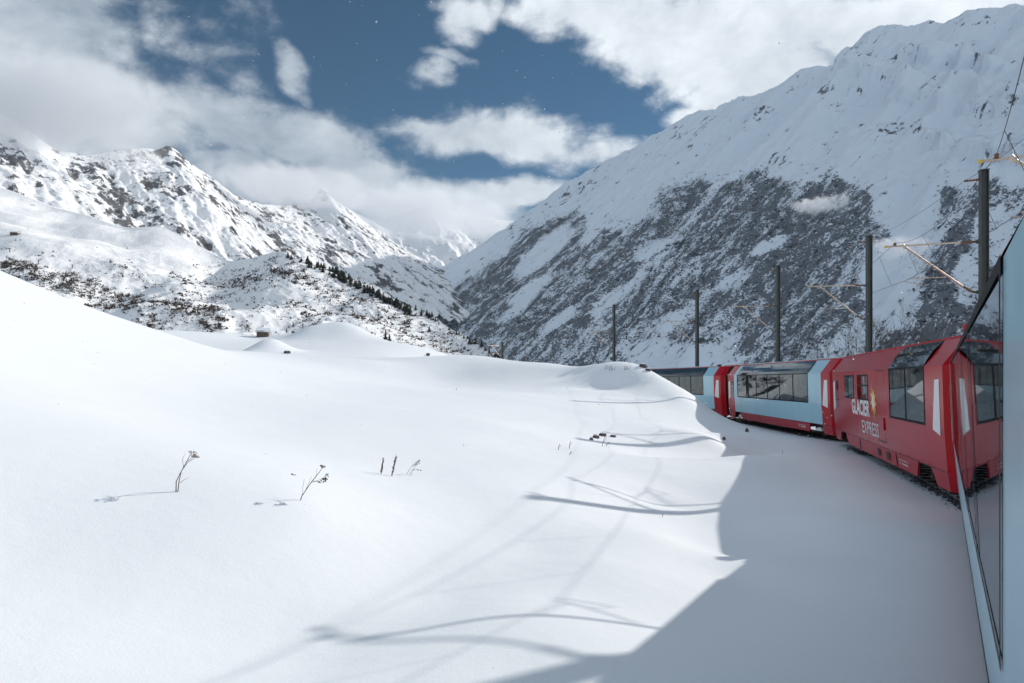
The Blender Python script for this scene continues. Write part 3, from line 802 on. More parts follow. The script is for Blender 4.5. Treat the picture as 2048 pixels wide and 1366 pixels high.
# snow caught on the bogie steps of the coach behind
for x_ in (2.3, 15.9):
    g = MB(); g.box((x_-.5, 1.0, .40), (x_+.2, 1.24, .50)); g.box((x_-.4, 1.02, .50), (x_+.1, 1.2, .56)); g.build('snow_on_step', M_white, K2)

# passengers behind the glass of the far coach
M_coatp = pbr('dark_winter_coat', (.03, .03, .04), .8); M_skin = pbr('skin', (.45, .28, .21), .6); M_hair = pbr('dark_hair', (.03, .02, .015), .7)
def person_mesh():
    me = bpy.data.meshes.new('person'); bm = bmesh.new()
    P_ = [((0,0,.55),.17),((.0,0,.80),.16),((0,0,1.02),.17),((0,0,1.12),.07),((.03,0,1.22),.085),((.03,0,1.34),.095),   # pelvis to crown
          ((0,.2,1.02),.07),((.06,.27,.80),.055),((.28,.18,.72),.04),((0,-.2,1.02),.07),((.06,-.27,.80),.055),((.28,-.18,.72),.04),
          ((.42,.12,.55),.085),((.46,.12,.12),.055),((.58,.12,.06),.05),((.42,-.12,.55),.085),((.46,-.12,.12),.055),((.58,-.12,.06),.05)]
    E_ = [(0,1),(1,2),(2,3),(3,4),(4,5),(2,6),(6,7),(7,8),(2,9),(9,10),(10,11),(0,12),(12,13),(13,14),(0,15),(15,16),(16,17)]
    vs = [bm.verts.new(p) for p, _ in P_]
    for a, b in E_: bm.edges.new((vs[a], vs[b]))
    bm.to_mesh(me); bm.free()
    o = bpy.data.objects.new('person_source', me); C.objects.link(o)
    mo = o.modifiers.new('s', 'SKIN'); 
    for i, (p, r_) in enumerate(P_): me.skin_vertices[0].data[i].radius = (r_, r_)
    me.skin_vertices[0].data[0].use_root = True
    su = o.modifiers.new('d', 'SUBSURF'); su.levels = 1
    bpy.context.view_layer.update()
    r = bpy.data.meshes.new_from_object(o.evaluated_get(bpy.context.evaluated_depsgraph_get()))
    bpy.data.objects.remove(o)
    r.materials.clear(); r.materials.append(M_coatp); r.materials.append(M_skin)
    for pl in r.polygons:
        pl.use_smooth = True
        if pl.center.z > 1.14: pl.material_index = 1
    return r
pm = person_mesh()
hm = MB(); hm.tube([(0,0,0),(0,0,.05),(0,0,.09)], [.105,.09,.03], 8)
for i, (x, s_, d) in enumerate(((4.1,1,1),(4.9,1,-1),(6.2,1,1),(7.1,1,-1),(8.3,1,1))):
    o = bpy.data.objects.new('person', pm); C.objects.link(o)
    o.matrix_world = K3.matrix_basis @ Matrix.Translation((x, s_*.78, .97)) @ Matrix.Rotation(0 if d > 0 else math.pi, 4, 'Z')
    tag(o, ['seated passenger nearest the red end of the farthest coach','seated passenger facing the one nearest the red end','seated passenger behind the third pane of the farthest coach','passenger seated back to back in the middle of the farthest coach','passenger deepest in the farthest coach beside the snow knoll'][i], 'person', 'passengers in the farthest coach')
    h = bpy.data.objects.new('hair', None) if False else (hm.build('hair', M_hair, o) if i == 0 else None)
    if i == 0: hair0 = h; h.location = (.0, 0, 1.36)
    else:
        h = hair0.copy(); C.objects.link(h); h.parent = o

# ------------------------------------------------------------------ track
M_rail = pbr('rail_steel', (.09, .07, .06), .45, metal=.6)
M_sleep = pbr('dark_wood_sleeper', (.045, .035, .028), .85, var=.3)
M_stone = pbr('ballast_stone', (.085, .085, .09), .9, var=.4, vscale=5)
tr = empty('railway_track', TL[0]); tag(tr, 'rails and dark sleepers half buried in snow under the train', 'railway track')
for s_ in (.5, -.5):
    g = MB(); ps = []
    for i, p in enumerate(TL):
        q = TL[min(i+1, len(TL)-1)]; o_ = TL[max(i-1, 0)]; d = (q-o_).normalized(); l = Vector((-d.y, d.x, 0))
        ps.append(Vector((p.x, p.y, RAIL-.04)) + l*s_)
    g.tube(ps, .04, 4); ro = g.build('rail', M_rail); ro.parent = tr; ro.matrix_parent_inverse = Matrix.Translation(-TL[0])
acc_ = 0; sl0 = None
for i in range(len(TL)-1):
    p, q = TL[i], TL[i+1]
    d = q-p
    n_ = max(1, int(round(d.length/.62)))
    for j in range(n_):
        c = p + d*(j/n_)
        if not (-4 < c.y < 62): continue
        if sl0 is None:
            g = MB(); g.box((-.12, -.9, -.12), (.12, .9, .0)); sl0 = g.build('sleeper', M_sleep); so_ = sl0
        else: so_ = sl0.copy(); C.objects.link(so_)
        so_.parent = tr
        so_.location = Vector((c.x, c.y, RAIL-.075)) - TL[0]; so_.rotation_euler = (0, 0, math.atan2(d.y, d.x))
# ballast and ice clods along the near edge of the track
def rock_pts(r_, n=8, rs=None):
    rs = rs or random
    vs = []
    for i in range(n):
        v = Vector((rs.gauss(0, 1), rs.gauss(0, 1), rs.gauss(0, 1))).normalized()*r_*rs.uniform(.7, 1.1); v.z *= .7; vs.append(v)
    return vs
tet = [(0,1,2),(0,2,3),(0,3,4),(0,4,1),(5,2,1),(5,3,2),(5,4,3),(5,1,4)]
g = MB(); rs_ = random.Random(11)
for i in range(len(TL)-1):
    p, q = TL[i], TL[i+1]; d = (q-p); 
    if not (15 < p.y < 58) or d.length < 1e-5: continue
    l = Vector((-d.y, d.x, 0)).normalized()
    for j in range(int(d.length*70)):
        off = 1.02 + abs(rs_.gauss(0, .16)); c = p + d*rs_.random() + l*off
        r_ = abs(rs_.gauss(.018, .016))+.012
        base = len(g.v)
        for (x, y, z) in ((0,0,1),(1,0,0),(0,1,0),(-1,0,0),(0,-1,0),(0,0,-1)):
            g.v.append((c.x+x*r_*rs_.uniform(.6,1.2), c.y+y*r_*rs_.uniform(.6,1.2), RAIL-.105+z*r_*rs_.uniform(.5,1.)))
        for f in tet: g.f.append(tuple(base+k_ for k_ in f)); g.mi.append(0)
o = g.build('ballast', M_stone); tag(o, 'dark ballast stones and ice showing along the edge of the track', 'ballast', kind='stuff')

# ------------------------------------------------------------------ overhead line
M_mast = pbr('mast_steel', (.055, .065, .062), .55, var=.15, vscale=2, dirt=((.12, .13, .125), .5))
M_tube = pbr('brass_coloured_tube', (.50, .42, .34), .4, metal=.6, var=.1)
M_insul = pbr('brown_insulator', (.16, .075, .03), .4)
M_ycap = pbr('yellow_end_cap', (.65, .50, .04), .5)
M_wire = pbr('copper_wire_dark', (.02, .022, .022), .5)
MAST = []
def hbeam(g, z0, z1, w=.26, d=.26, t=.022):
    g.box((-d/2, w/2-t, z0), (d/2, w/2, z1)); g.box((-d/2, -w/2, z0), (d/2, -w/2+t, z1)); g.box((-t/2, -w/2, z0), (t/2, w/2, z1))
def insulator(g, a, b, r=.06, n=6):
    a, b = Vector(a), Vector(b); P_, R_ = [], []
    for i in range(n):
        t0, t1, t2 = i/n, (i+.45)/n, (i+.5)/n
        for t, r_ in ((t0, r*.45), (t1, r), (t2, r), (min(1, (i+.95)/n), r*.45)): P_.append(a+(b-a)*t); R_.append(r_)
    g.tube(P_, R_, 8)
def catmast(x, y, ztop, th, label, brace=False, zb=None, arm=None):
    base = zb if zb is not None else RAIL-.6
    root = empty('catenary_mast', (x, y, base), (0, 0, R(90-th))); tag(root, label, 'catenary mast', 'steel masts of the overhead line')
    H = ztop-base
    g = MB(); hbeam(g, 0, H); g.box((-.16, -.15, H), (.16, .15, H+.02)); g.build('pole', M_mast, root)
    za = (4.97 + (ztop-7.5)*.55 if arm is None else arm)-base; zl = za-1.8; zc = za-1.27
    for z in (za, zl):
        br = MB(); br.box((-.15, .13, z-.06), (.15, .20, z+.06)); br.box((-.04, .2, z-.035), (.04, .34, z+.035))
        br.build('bracket', M_mast, root)
    g = MB(); insulator(g, (0, .34, za), (0, .72, za)); g.build('insulator', M_insul, root)
    g = MB(); insulator(g, (0, .34, zl), (0, .66, zl+.22)); g.build('insulator', M_insul, root)
    g = MB(); g.tube([(0, .70, za), (0, 3.15, za-.03)], .030, 8); g.build('top_tube', M_tube, root)
    g = MB(); g.tube([(0, .64, zl+.20), (0, 2.55, za-.05)], .036, 8); g.tube([(0, 2.5, za-.12), (0, 2.6, za+.02)], .06, 8); g.build('diagonal_tube', M_tube, root)
    g = MB(); g.tube([(0, 3.13, za-.03), (0, 3.20, za-.03)], .048, 8); g.build('end_cap', M_ycap, root)
    g = MB(); g.tube([(0, 1.25, zc+.04), (0, 2.25, zc+.03), (0, 2.45, zc+.02)], .016, 6); g.tube([(0, 1.85, za-.69), (0, 2.25, zc+.05)], .013, 6)
    g.tube([(0, 1.95, zc+.03), (0, 1.95, zc-.22), (0, 2.6, zc-.05)], .012, 6); g.build('steady_arm', M_tube, root)
    g = MB(); g.box((-.03, .13, H-.34), (.03, .22, H-.28)); insulator(g, (0, .2, H-.31), (0, .62, H-.33), .055); g.build('feeder_insulator', M_insul, root)
    g = MB(); g.tube([(0, 2.85, za), (0, 2.85, za+.10)], .05, 8); g.build('wire_clamp', M_insul, root)
    if brace:
        g = MB(); a0, b0 = Vector((-.1, .16, 4.9)), Vector((-.1, 1.35, .2)); a1, b1 = Vector((.1, .16, 4.9)), Vector((.1, 1.75, .2))
        g.tube([a0, b0], .05, 6); g.tube([a1, b1], .05, 6)
        for i in range(7): t = (i+.5)/7; g.tube([a0.lerp(b0, t), a1.lerp(b1, t)], .02, 5)
        g.tube([(0,.16,3.0), a0.lerp(b0,.42)], .03, 5)
        g.build('brace', M_mast, root)
    mw = Matrix.Translation((x, y, base)) @ Matrix.Rotation(R(90-th), 4, 'Z')
    MAST.append(dict(m=mw @ Vector((0, 2.85, za+.10)), c=mw @ Vector((0, 2.42, zc)), f=mw @ Vector((0, .62, H-.33))))
    return root
m0_ = catmast(3.4, -1.6, 7.5, 31, 'dark mast')      # only its wire fixing points are needed: it stands outside the photograph
for ch in list(m0_.children): bpy.data.objects.remove(ch)
bpy.data.objects.remove(m0_)
catmast(13.45, 14.5, 7.5, 24, 'catenary mast behind the near coach with only its arm tip showing')
catmast(16.85, 25.0, 7.5, 16, 'tallest and nearest dark mast, rising behind the near coach window')
catmast(19.05, 37.35, 7.7, 4, 'second nearest dark mast, standing behind the red coach')
catmast(19.45, 51.2, 8.35, -2, 'dark mast behind the six-pane light blue coach')
catmast(16.9, 63.9, 8.2, -12, 'dark mast behind the farthest visible coach')
catmast(11.55, 79.3, 8.56, -22, 'mast with a leaning ladder brace beside the snow knoll', brace=True)
catmast(-1.55, 112, 6.1, -48, 'small far mast alone at the edge of the snowfield', zb=-4., arm=5.55)
ol = empty('overhead_line', MAST[0]['c']); tag(ol, 'sagging overhead wires carried by the row of masts', 'overhead line')
def wire(name, ps, r=.012):
    g = MB(); g.tube([Vector(p)-MAST[0]['c'] for p in ps], r, 5); return g.build(name, M_wire, ol)
def span(a, b, sag, n=12): return [a.lerp(b, i/n) - Vector((0, 0, sag*4*(i/n)*(1-i/n))) for i in range(n)]
for key, nm, sag, r_ in (('m', 'messenger_wire', .55, .0075), ('c', 'contact_wire', .03, .008), ('f', 'feeder_wire', .30, .007)):
    ps = []
    for i in range(len(MAST)-1): ps += span(MAST[i][key], MAST[i+1][key], sag*(1 if i < 6 else 1.5))
    ps.append(MAST[-1][key]); wire(nm, ps, r_)
for i in range(len(MAST)-2):
    A, B = MAST[i], MAST[i+1]
    for t in (.14, .38, .62, .86):
        a = A['m'].lerp(B['m'], t) - Vector((0, 0, .55*4*t*(1-t))); c = A['c'].lerp(B['c'], t) - Vector((0, 0, .03*4*t*(1-t)))
        wire('dropper', [a, c], .006)

# ------------------------------------------------------------------ dry plants in the near snow
M_stem = pbr('dry_brown_stem', (.11, .075, .06), .85, var=.3)
M_seed = pbr('pale_seed_head', (.30, .25, .21), .9, var=.3)
def on_snow(x, y, t0):
    """ground point seen at that spot, walking the ray until it meets the snow"""
    d = W(x, y, 1.)
    ts = np.linspace(max(2, t0*.5), t0*1.7, 700)
    z = near_z(d.x*ts, ts); hit = np.nonzero(z >= d.z*ts)[0]
    t = ts[hit[0]] if len(hit) else t0
    return Vector((d.x*t, t, float(near_z(np.array([d.x*t]), np.array([t]))[0]))), t
def px2(base, t, dx, dy, dz=0): return Vector((dx/FPX*t, dz, -dy/FPX*t))
def weed(bx, by, t0, stems, label, heads=(), seeds=()):
    b, t = on_snow(bx, by, t0)
    root = empty('dry_plant', b - Vector((0, 0, .03))); tag(root, label, 'dry plant', 'dead plants poking out of the snow')
    rr = random.Random(int(bx))
    for s_ in stems:
        ps = [px2(b, t, a-bx, c-by, rr.uniform(-.04, .04)*i) for i, (a, c) in enumerate(s_[0])]
        g = MB(); g.tube(ps, [s_[1]*(1-.55*i/(len(ps)-1)) for i in range(len(ps))], 6); g.build('stem', M_stem, root)
    for (hx, hy, r_, tilt) in heads:
        g = MB(); c = px2(b, t, hx-bx, hy-by)
        for i in range(26):
            a = rr.uniform(0, 6.28); q = math.sqrt(rr.random())*r_; ax = Vector((math.cos(tilt), 0, -math.sin(tilt))); up = Vector((math.sin(tilt), 0, math.cos(tilt)))
            p = c + ax*q*math.cos(a) + Vector((0, 1, 0))*q*math.sin(a) + up*rr.uniform(-.01, .012)
            g.tube([c - up*r_*.7, p], .0016, 3, cap=False)
            s2 = .008; g.box(p-Vector((s2, s2, s2*.6)), p+Vector((s2, s2, s2*.6)))
        g.build('flower_head', M_seed, root)
    for (x0, y0, x1, y1, n, r_) in seeds:
        g = MB()
        for i in range(n):
            f = rr.random(); p = px2(b, t, x0+(x1-x0)*f-bx, y0+(y1-y0)*f-by) + Vector((rr.gauss(0, r_), rr.gauss(0, r_), rr.gauss(0, r_)))
            s2 = rr.uniform(.004, .009); g.box(p-Vector((s2,)*3), p+Vector((s2, s2, s2*1.6)))
        g.build('seed_head', M_stem, root)
    return root
weed(353, 984, 10, [([(352,984),(353,960),(359,942),(371,922),(384,903)], .008), ([(355,984),(358,958),(364,938),(373,922),(391,909)], .007),
                    ([(371,922),(385,912),(399,907)], .004), ([(367,932),(366,915),(367,904)], .004), ([(360,963),(366,957),(374,953)], .004)],
     'curved dry umbel stalk with pale flat head, leftmost in the snow', heads=[(389, 905, .085, .75)])
weed(600, 1000, 10.6, [([(600,1001),(604,989),(622,962),(634,944),(643,930)], .008), ([(604,989),(606,970),(606,955)], .004), ([(622,962),(632,950),(637,932)], .004),
                       ([(622,962),(640,956),(658,944)], .004), ([(625,958),(645,962),(654,955)], .004), ([(612,975),(619,960),(622,950)], .003)],
     'branching dry stalk with clustered seed heads in the middle foreground snow', heads=[(645, 929, .045, .4)], seeds=[(640,960,660,944,16,.012),(636,960,655,957,14,.014)])
weed(586, 950, 13, [([(578,952),(586,946),(590,948)], .006)], 'tiny bent seed tip just above the snow', seeds=[(584,945,590,948,8,.008)])
weed(763, 948, 15, [([(762,948),(764,932),(767,912)], .008)], 'short upright seed spike left of the taller spike', seeds=[(762,944,767,914,70,.008)])
weed(783, 952, 15, [([(783,953),(788,932),(793,905)], .008)], 'taller upright seed spike beside the shorter one', seeds=[(783,950,793,908,90,.009)])
weed(815, 949, 15.5, [([(811,950),(822,932),(840,919)], .005), ([(817,950),(826,936),(844,938)], .004), ([(820,950),(830,930),(842,922)], .004), ([(824,930),(832,921),(838,917)], .004)],
     'wispy bent grass tuft right of the two seed spikes', seeds=[(825,930,842,919,18,.014),(828,937,842,938,8,.01)])
for (x, y, tx, ty, lab) in ((1117,900,1119,886,'thin twig farthest left below the rock cluster'),(1139,897,1141,880,'upright twin twig below left of the rock cluster'),(1139,910,1143,900,'lowest short twig below the rock cluster'),
                            (1204,893,1210,871,'bent twig just below the rock cluster'),(1212,892,1218,882,'short side twig at the rock cluster right foot')):
    weed(x, y, 27, [([(x, y), ((x+tx)/2-1, (y+ty)/2), (tx, ty)], .012), ([((x+tx)/2, (y+ty)/2), (tx+3, ty+3)], .008)], lab)
for (x, y, lab) in ((1222,742,'dark grass tuft on the snow knoll, nearer the ladder brace'),(1252,741,'grass tuft at the middle of the snow knoll'),(1213,738,'grass tuft farthest left on the snow knoll')):
    weed(x, y, 54, [([(x+a, y), (x+a*1.6+b, y-7-abs(b))], .018) for a, b in ((0,1),(3,-2),(-3,3),(5,2))], lab)
for (x, y, lab) in ((1565,908,'single thin twig in the shaded snow below the light blue coach'),(1325,1035,'scribble of tiny dead twigs in the foreground dip')):
    weed(x, y, 22, [([(x, y), (x+1, y-5), (x, y-11)], .008)], lab)

# ------------------------------------------------------------------ rocks
M_rock = pbr('dark_rock', (.10, .085, .085), .9, var=.4, vscale=3, bump=.5)
M_snowcap = M_snow
def stone(x, y, t0, w_, h_, label, cap=True, group='stones showing through the snow', sink=.3):
    b, t = on_snow(x, y, t0)
    rr = random.Random(int(x*7+y)); wm, hm_ = w_/FPX*t/2, h_/FPX*t
    root = empty('rock', b); tag(root, label, 'rock', group)
    bm = bmesh.new(); bmesh.ops.create_icosphere(bm, subdivisions=3, radius=1)
    sd = rr.uniform(0, 99)
    for v in bm.verts:
        c = v.co
        n_ = 1 + .35*float(perlin(np.array([c.x*1.3+sd]), np.array([c.y*1.3+c.z*1.7]), 3)[0]) + .15*float(perlin(np.array([c.x*4+sd]), np.array([c.z*4+c.y*3]), 5)[0])
        v.co = Vector((c.x*wm*n_, c.y*wm*.8*n_, (c.z*.6+.5-sink)*hm_*n_))
    me = bpy.data.meshes.new('stone_body'); bm.to_mesh(me)
    link('stone_body', me, M_rock, root)
    if cap:
        for v in bm.verts: v.co = Vector((v.co.x*.92, v.co.y*.95, v.co.z+.022))
        bmesh.ops.delete(bm, geom=[f for f in bm.faces if f.normal.z < .45 or f.calc_center_median().z < hm_*.45], context='FACES')
        me = bpy.data.meshes.new('snow_cap'); bm.to_mesh(me); link('snow_cap', me, M_snow, root, True)
    bm.free()
stone(1192,876,29,14,9,'dark rock at the left of the small cluster on the bank')
stone(1206,872,29.5,15,8,'dark rock topmost of the small cluster on the bank')
stone(1183,880,28.6,8,6,'small rock lowest left in the cluster on the bank')
stone(1226,874,29,12,5,'flat rock at the right end of the cluster on the bank')
stone(1494,864,35,8,9,'dark stone on the shaded snow near the light blue coach', cap=False)
stone(1448,880,33,7,7,'small dark stone in the scoop of the shaded drift', cap=False)
stone(1287,735,52,16,8,'dark rock on the right shoulder of the snow knoll', sink=.2)
stone(1297,742,51.5,12,6,'smaller rock just below the knoll shoulder', sink=.2)
stone(574,707,75,14,6,'dark sliver of rock right of the small snow bump', sink=.1)
stone(856,712,98,8,5,'squat rock post on the far edge of the snowfield', cap=False, sink=.0)

# ------------------------------------------------------------------ sampling on slopes
def grid_normal_ok(P): return P
def pick(P, D, n, seed, xr=(0, 2048), yr=(0, 1366)):
    r_ = np.random.default_rng(seed); px, py = proj(P)
    ok = (px > xr[0]) & (px < xr[1]) & (py > yr[0]) & (py < yr[1])
    # area weight
    a = np.linalg.norm(np.cross(np.roll(P, -1, 0)-P, np.roll(P, -1, 1)-P), axis=-1); a[-1] = 0; a[:, -1] = 0
    p = (np.clip(D, 0, 1)**1.4*a*ok).ravel(); p /= p.sum()
    idx = r_.choice(len(p), n, p=p)
    iv, iu = np.unravel_index(idx, P.shape[:2])
    iv = np.minimum(iv, P.shape[0]-2); iu = np.minimum(iu, P.shape[1]-2)
    a1, b1 = r_.random(n)[:, None], r_.random(n)[:, None]
    return (P[iv, iu]*(1-a1)*(1-b1)+P[iv, iu+1]*a1*(1-b1)+P[iv+1, iu]*(1-a1)*b1+P[iv+1, iu+1]*a1*b1)
def thicket(name, pos, size, mat, seed, ntri=9, flat=.8):
    r_ = np.random.default_rng(seed); n = len(pos)
    s = (size[0]+(size[1]-size[0])*r_.random(n)**1.6)[:, None, None]
    c = r_.normal(size=(n, ntri, 3)); c[..., 2] = np.abs(c[..., 2])*flat; c *= .42
    c = c[:, :, None, :] + r_.normal(size=(n, ntri, 3, 3))*.34
    v = pos[:, None, None, :] + c*s[..., None]
    v = v.reshape(-1, 3).astype(np.float32); nt = n*ntri
    me = bpy.data.meshes.new(name); me.vertices.add(nt*3); me.vertices.foreach_set('co', v.reshape(-1))
    me.loops.add(nt*3); me.loops.foreach_set('vertex_index', np.arange(nt*3, dtype=np.int32))
    me.polygons.add(nt); me.polygons.foreach_set('loop_start', (np.arange(nt)*3).astype(np.int32)); me.update(calc_edges=True)
    return link(name, me, mat)
M_alder = pbr('bare_alder_scrub', (.050, .058, .068), .95, var=.5, vscale=.05)
M_juni = pbr('brown_scrub', (.060, .045, .036), .95, var=.5, vscale=.08)
o = thicket('scrub', pick(RP, RSC, 52000, 5), (.9, 3.8), M_alder, 6, 6)
tag(o, 'grey bare scrub covering the shaded mountainside', 'scrub', kind='stuff')
o = thicket('scrub', pick(LP, LSC**1.6, 13000, 8), (.4, 1.6), M_juni, 9, 7)
tag(o, 'brown low scrub dotted over the sunny snowy hill', 'scrub', kind='stuff')

# conifers along the ridge of the scrubby hill
M_fir = pbr('fir_needles', (.022, .032, .024), .95, var=.4, vscale=.3); M_bark = pbr('bark', (.05, .035, .028), .9)
def fir_mesh(seed, n=9):
    rr = random.Random(seed); g = MB()
    for i in range(n):
        z = .12+.86*i/n; r_ = (1-z)*.30+.025
        m_ = 9
        for j in range(m_):
            a = 2*math.pi*j/m_+rr.uniform(-.3, .3)+i*.7; q = r_*rr.uniform(.65, 1.2)
            tip = Vector((math.cos(a)*q, math.sin(a)*q, z-.07*rr.uniform(.4, 1.5)))
            pa = Vector((math.cos(a+.42)*q*.4, math.sin(a+.42)*q*.4, z)); pb = Vector((math.cos(a-.42)*q*.4, math.sin(a-.42)*q*.4, z))
            top = Vector((0, 0, z+.11))
            g.quad(top, pa, tip); g.quad(top, tip, pb)
    return g
firs = []
for s_ in range(3):
    g = fir_mesh(s_); root = empty('conifer_tree', (0, 0, 0)); g.build('crown', M_fir, root)
    t_ = MB(); t_.tube([(0, 0, -.1), (0, 0, .9)], [.03, .006], 6); t_.build('trunk', M_bark, root); firs.append([root, False])
lpx, lpy = proj(LP)
def hill_point(x, y):
    d = (lpx-x)**2+(lpy-y)**2; d[:24] += 1e3
    i = np.unravel_index(np.argmin(d), d.shape); return Vector(LP[i])
rx = random.Random(4); spots = []
for i in range(150):
    f = rx.random()**.7; x = 600+f*215+rx.gauss(0, 4)
    spots.append((x, np.interp(x, [575,640,700,720,760,790,815], [512,533,560,572,590,606,620])+rx.uniform(-2, 11), rx.choice((6, 8, 9, 11, 13, 16))*rx.uniform(.8, 1.2)))
for i in range(34):
    x = rx.uniform(790, 1010); spots.append((x, np.interp(x, [790,860,930,1000,1050], [600,636,676,710,738])+rx.uniform(-4, 3), rx.uniform(6, 13)))
for (x, y, h) in ((575,516,14),(583,519,12),(668,556,14),(772,606,14),(790,612,16),(806,622,12),(858,664,12),(965,694,16),(982,702,12),(940,688,14)): spots.append((x, y, h))
for i, (x, y, h) in enumerate(spots):
    p = hill_point(x, y); k_ = i % 3
    if not firs[k_][1]: o = firs[k_][0]; firs[k_][1] = True
    else: o = copy_tree(firs[k_][0])
    s_ = h/FPX*p.y
    o.location = p - Vector((0, 0, s_*.06)); o.scale = (s_*rx.uniform(1.3, 2.2),)*2 + (s_,); o.rotation_euler = (0, 0, rx.uniform(0, 6.28))
    n_ = i-184
    lab = {0:'small dark conifer topmost left at the start of the tree belt',1:'conifer beside the topmost one at the start of the tree belt',2:'single conifer between the first pair and the dense tree belt',3:'taller conifer at the lower end of the dense tree belt',4:'conifer on the crest just below the dense tree belt',5:'conifer last of the dense belt before the sparse crest',6:'single conifer halfway down the sparse crest',7:'roundish conifer low on the crest left of the small far mast',8:'lowest conifer on the crest right above the small far mast',9:'conifer just left of the roundish one low on the crest'}.get(n_)
    if lab is None: lab = 'dark conifer in the dense belt of trees on the snowy hill' if i < 150 else 'small scattered conifer on the lower crest of the snowy hill'
    tag(o, lab, 'conifer tree', 'conifers along the snowy hill crest')
def lone_tree(x, y, t, h, lab, near=True, wide=1.):
    o = copy_tree(firs[0][0]); s_ = h/FPX*t
    if near: b, t2 = on_snow(x, y, t); b = W(x, y, t)
    o.location = b - Vector((0, 0, s_*.08)); o.scale = (s_*wide, s_*wide, s_); tag(o, lab, 'conifer tree')
    if 'group' in o: del o['group']
lone_tree(573, 664, 103, 9, 'tiny lone conifer right of the snowy hut')
lone_tree(771, 684, 101.5, 25, 'small dark conifer beyond the edge of the far mound', wide=1.3)
lone_tree(779, 686, 101.5, 20, 'lower conifer touching the one beyond the far mound', wide=1.4)

# little snowed-in hut and a far barn
M_wood = pbr('weathered_boards', (.12, .085, .065), .85, var=.3)
def hut(b, w_, d_, h_, yaw, label):
    root = empty('hut', b, (0, 0, yaw)); tag(root, label, 'hut')
    g = MB(); g.box((-w_/2, -d_/2, -.8), (w_/2, d_/2, h_)); g.build('wall', M_wood, root)
    g = MB(); o_ = w_*.10
    for s_ in (1, -1):
        g.quad((-w_/2-o_, s_*(d_/2+o_), h_-.1), (w_/2+o_, s_*(d_/2+o_), h_-.1), (w_/2+o_, 0, h_+d_*.33), (-w_/2-o_, 0, h_+d_*.33))
        g.quad((-w_/2-o_, s_*(d_/2+o_), h_+.12), (w_/2+o_, s_*(d_/2+o_), h_+.12), (w_/2+o_, 0, h_+d_*.33+.22), (-w_/2-o_, 0, h_+d_*.33+.22))
    for s_ in (1, -1): g.quad((s_*w_/2, -d_/2, h_), (s_*w_/2, d_/2, h_), (s_*w_/2, 0, h_+d_*.33))
    g.build('roof', M_snow, root)
    for i in (-.25, .2):
        g = MB(); g.box((w_*i-.2, -d_/2-.03, h_*.25), (w_*i+.25, -d_/2-.01, h_*.75)); g.build('window', M_frame, root)
hut(W(526, 668, 106), 1.7, 1.2, .34, R(12), 'small brown hut with a snowy roof beyond the snowfield')
p = hill_point(30, 470); hut(p+Vector((0, 0, .2)), 4.5, 3, 1.1, R(8), 'dark isolated barn on the smooth snowy slope at left')
# far pylon on the left hill
M_post = pbr('grey_post', (.06, .06, .065), .8)
for (x, y, h) in ((78, 528, 8), (145, 536, 7), (20, 505, 8)):
    p = hill_point(x, y); root = empty('cable_pole', p); s_ = h/FPX*p.y
    tag(root, {78: 'thin pole with a crossarm on the left slope, middle one of three', 145: 'thin pole on the left slope, lowest of three', 20: 'thin pole on the left slope, topmost of three'}[x], 'pole', 'poles on the left slope')
    g = MB(); g.tube([(0, 0, -1), (0, 0, s_)], .22, 6); g.build('post', M_post, root)
    g = MB(); g.box((-s_*.35, -.15, s_*.88), (s_*.35, .15, s_*.98)); g.build('crossarm', M_post, root)

# bare shrubs behind the red coach and at the valley edge
M_twig = pbr('bare_twig', (.05, .042, .038), .9)
def bare_shrub(b, h, seed, label, n=11):
    rr = random.Random(seed); root = empty('bare_shrub', b); tag(root, label, 'shrub', 'bare shrubs behind the train')
    g = MB(); gt = MB()
    for i in range(n):
        a = rr.uniform(0, 6.28); ln = h*rr.uniform(.6, 1.05); d = Vector((math.cos(a)*.4, math.sin(a)*.4, 1)).normalized()
        ps = [Vector((rr.gauss(0, .12), rr.gauss(0, .12), 0))]
        for q in range(4):
            d = (d + Vector((rr.gauss(0, .16), rr.gauss(0, .16), .05))).normalized(); ps.append(ps[-1]+d*ln/4)
            for w_ in range(4):
                e = (d + Vector((rr.gauss(0, .7), rr.gauss(0, .7), .25))).normalized(); l2 = ln*rr.uniform(.12, .30)
                m_ = ps[-1]+e*l2*.5; gt.tube([ps[-1], m_, m_+(e+Vector((rr.gauss(0,.3), rr.gauss(0,.3), .2)))*l2*.45], [.012, .009, .005], 3, cap=False)
                for z_ in range(2):
                    e2 = (e + Vector((rr.gauss(0, .8), rr.gauss(0, .8), .2))).normalized(); gt.tube([m_, m_+e2*l2*.5], [.008, .004], 3, cap=False)
        g.tube(ps, [.03, .024, .018, .013, .008], 5, cap=False)
    g.build('branch', M_twig, root); gt.build('twig', M_twig, root)
for i, (x, t, top, lab) in enumerate(((1752,50,652,'bare shrub against the mast foot behind the red coach'),(1782,52,645,'bare shrub with arching branches above the middle of the red roof'),(1812,50,648,'bare shrub nearest the red coach roof window'),
        (1722,56,662,'low bare shrub left of the mast behind the red coach'),(1846,50,662,'low bare shrub farthest right behind the red roof'),(1690,58,672,'faint bare shrub above the joint of the red and blue coaches'),(1640,62,684,'small bare shrub above the light blue roof'))):
    b = W(x, 761, t); zt = (HOR-top)/FPX*t; b.z = -3.6
    bare_shrub(b, zt-b.z, i+3, lab)
bare_shrub(W(1062, 752, 92), 2.1, 40, 'sprawling dark shrub at the edge of the snowfield by the valley', 16)

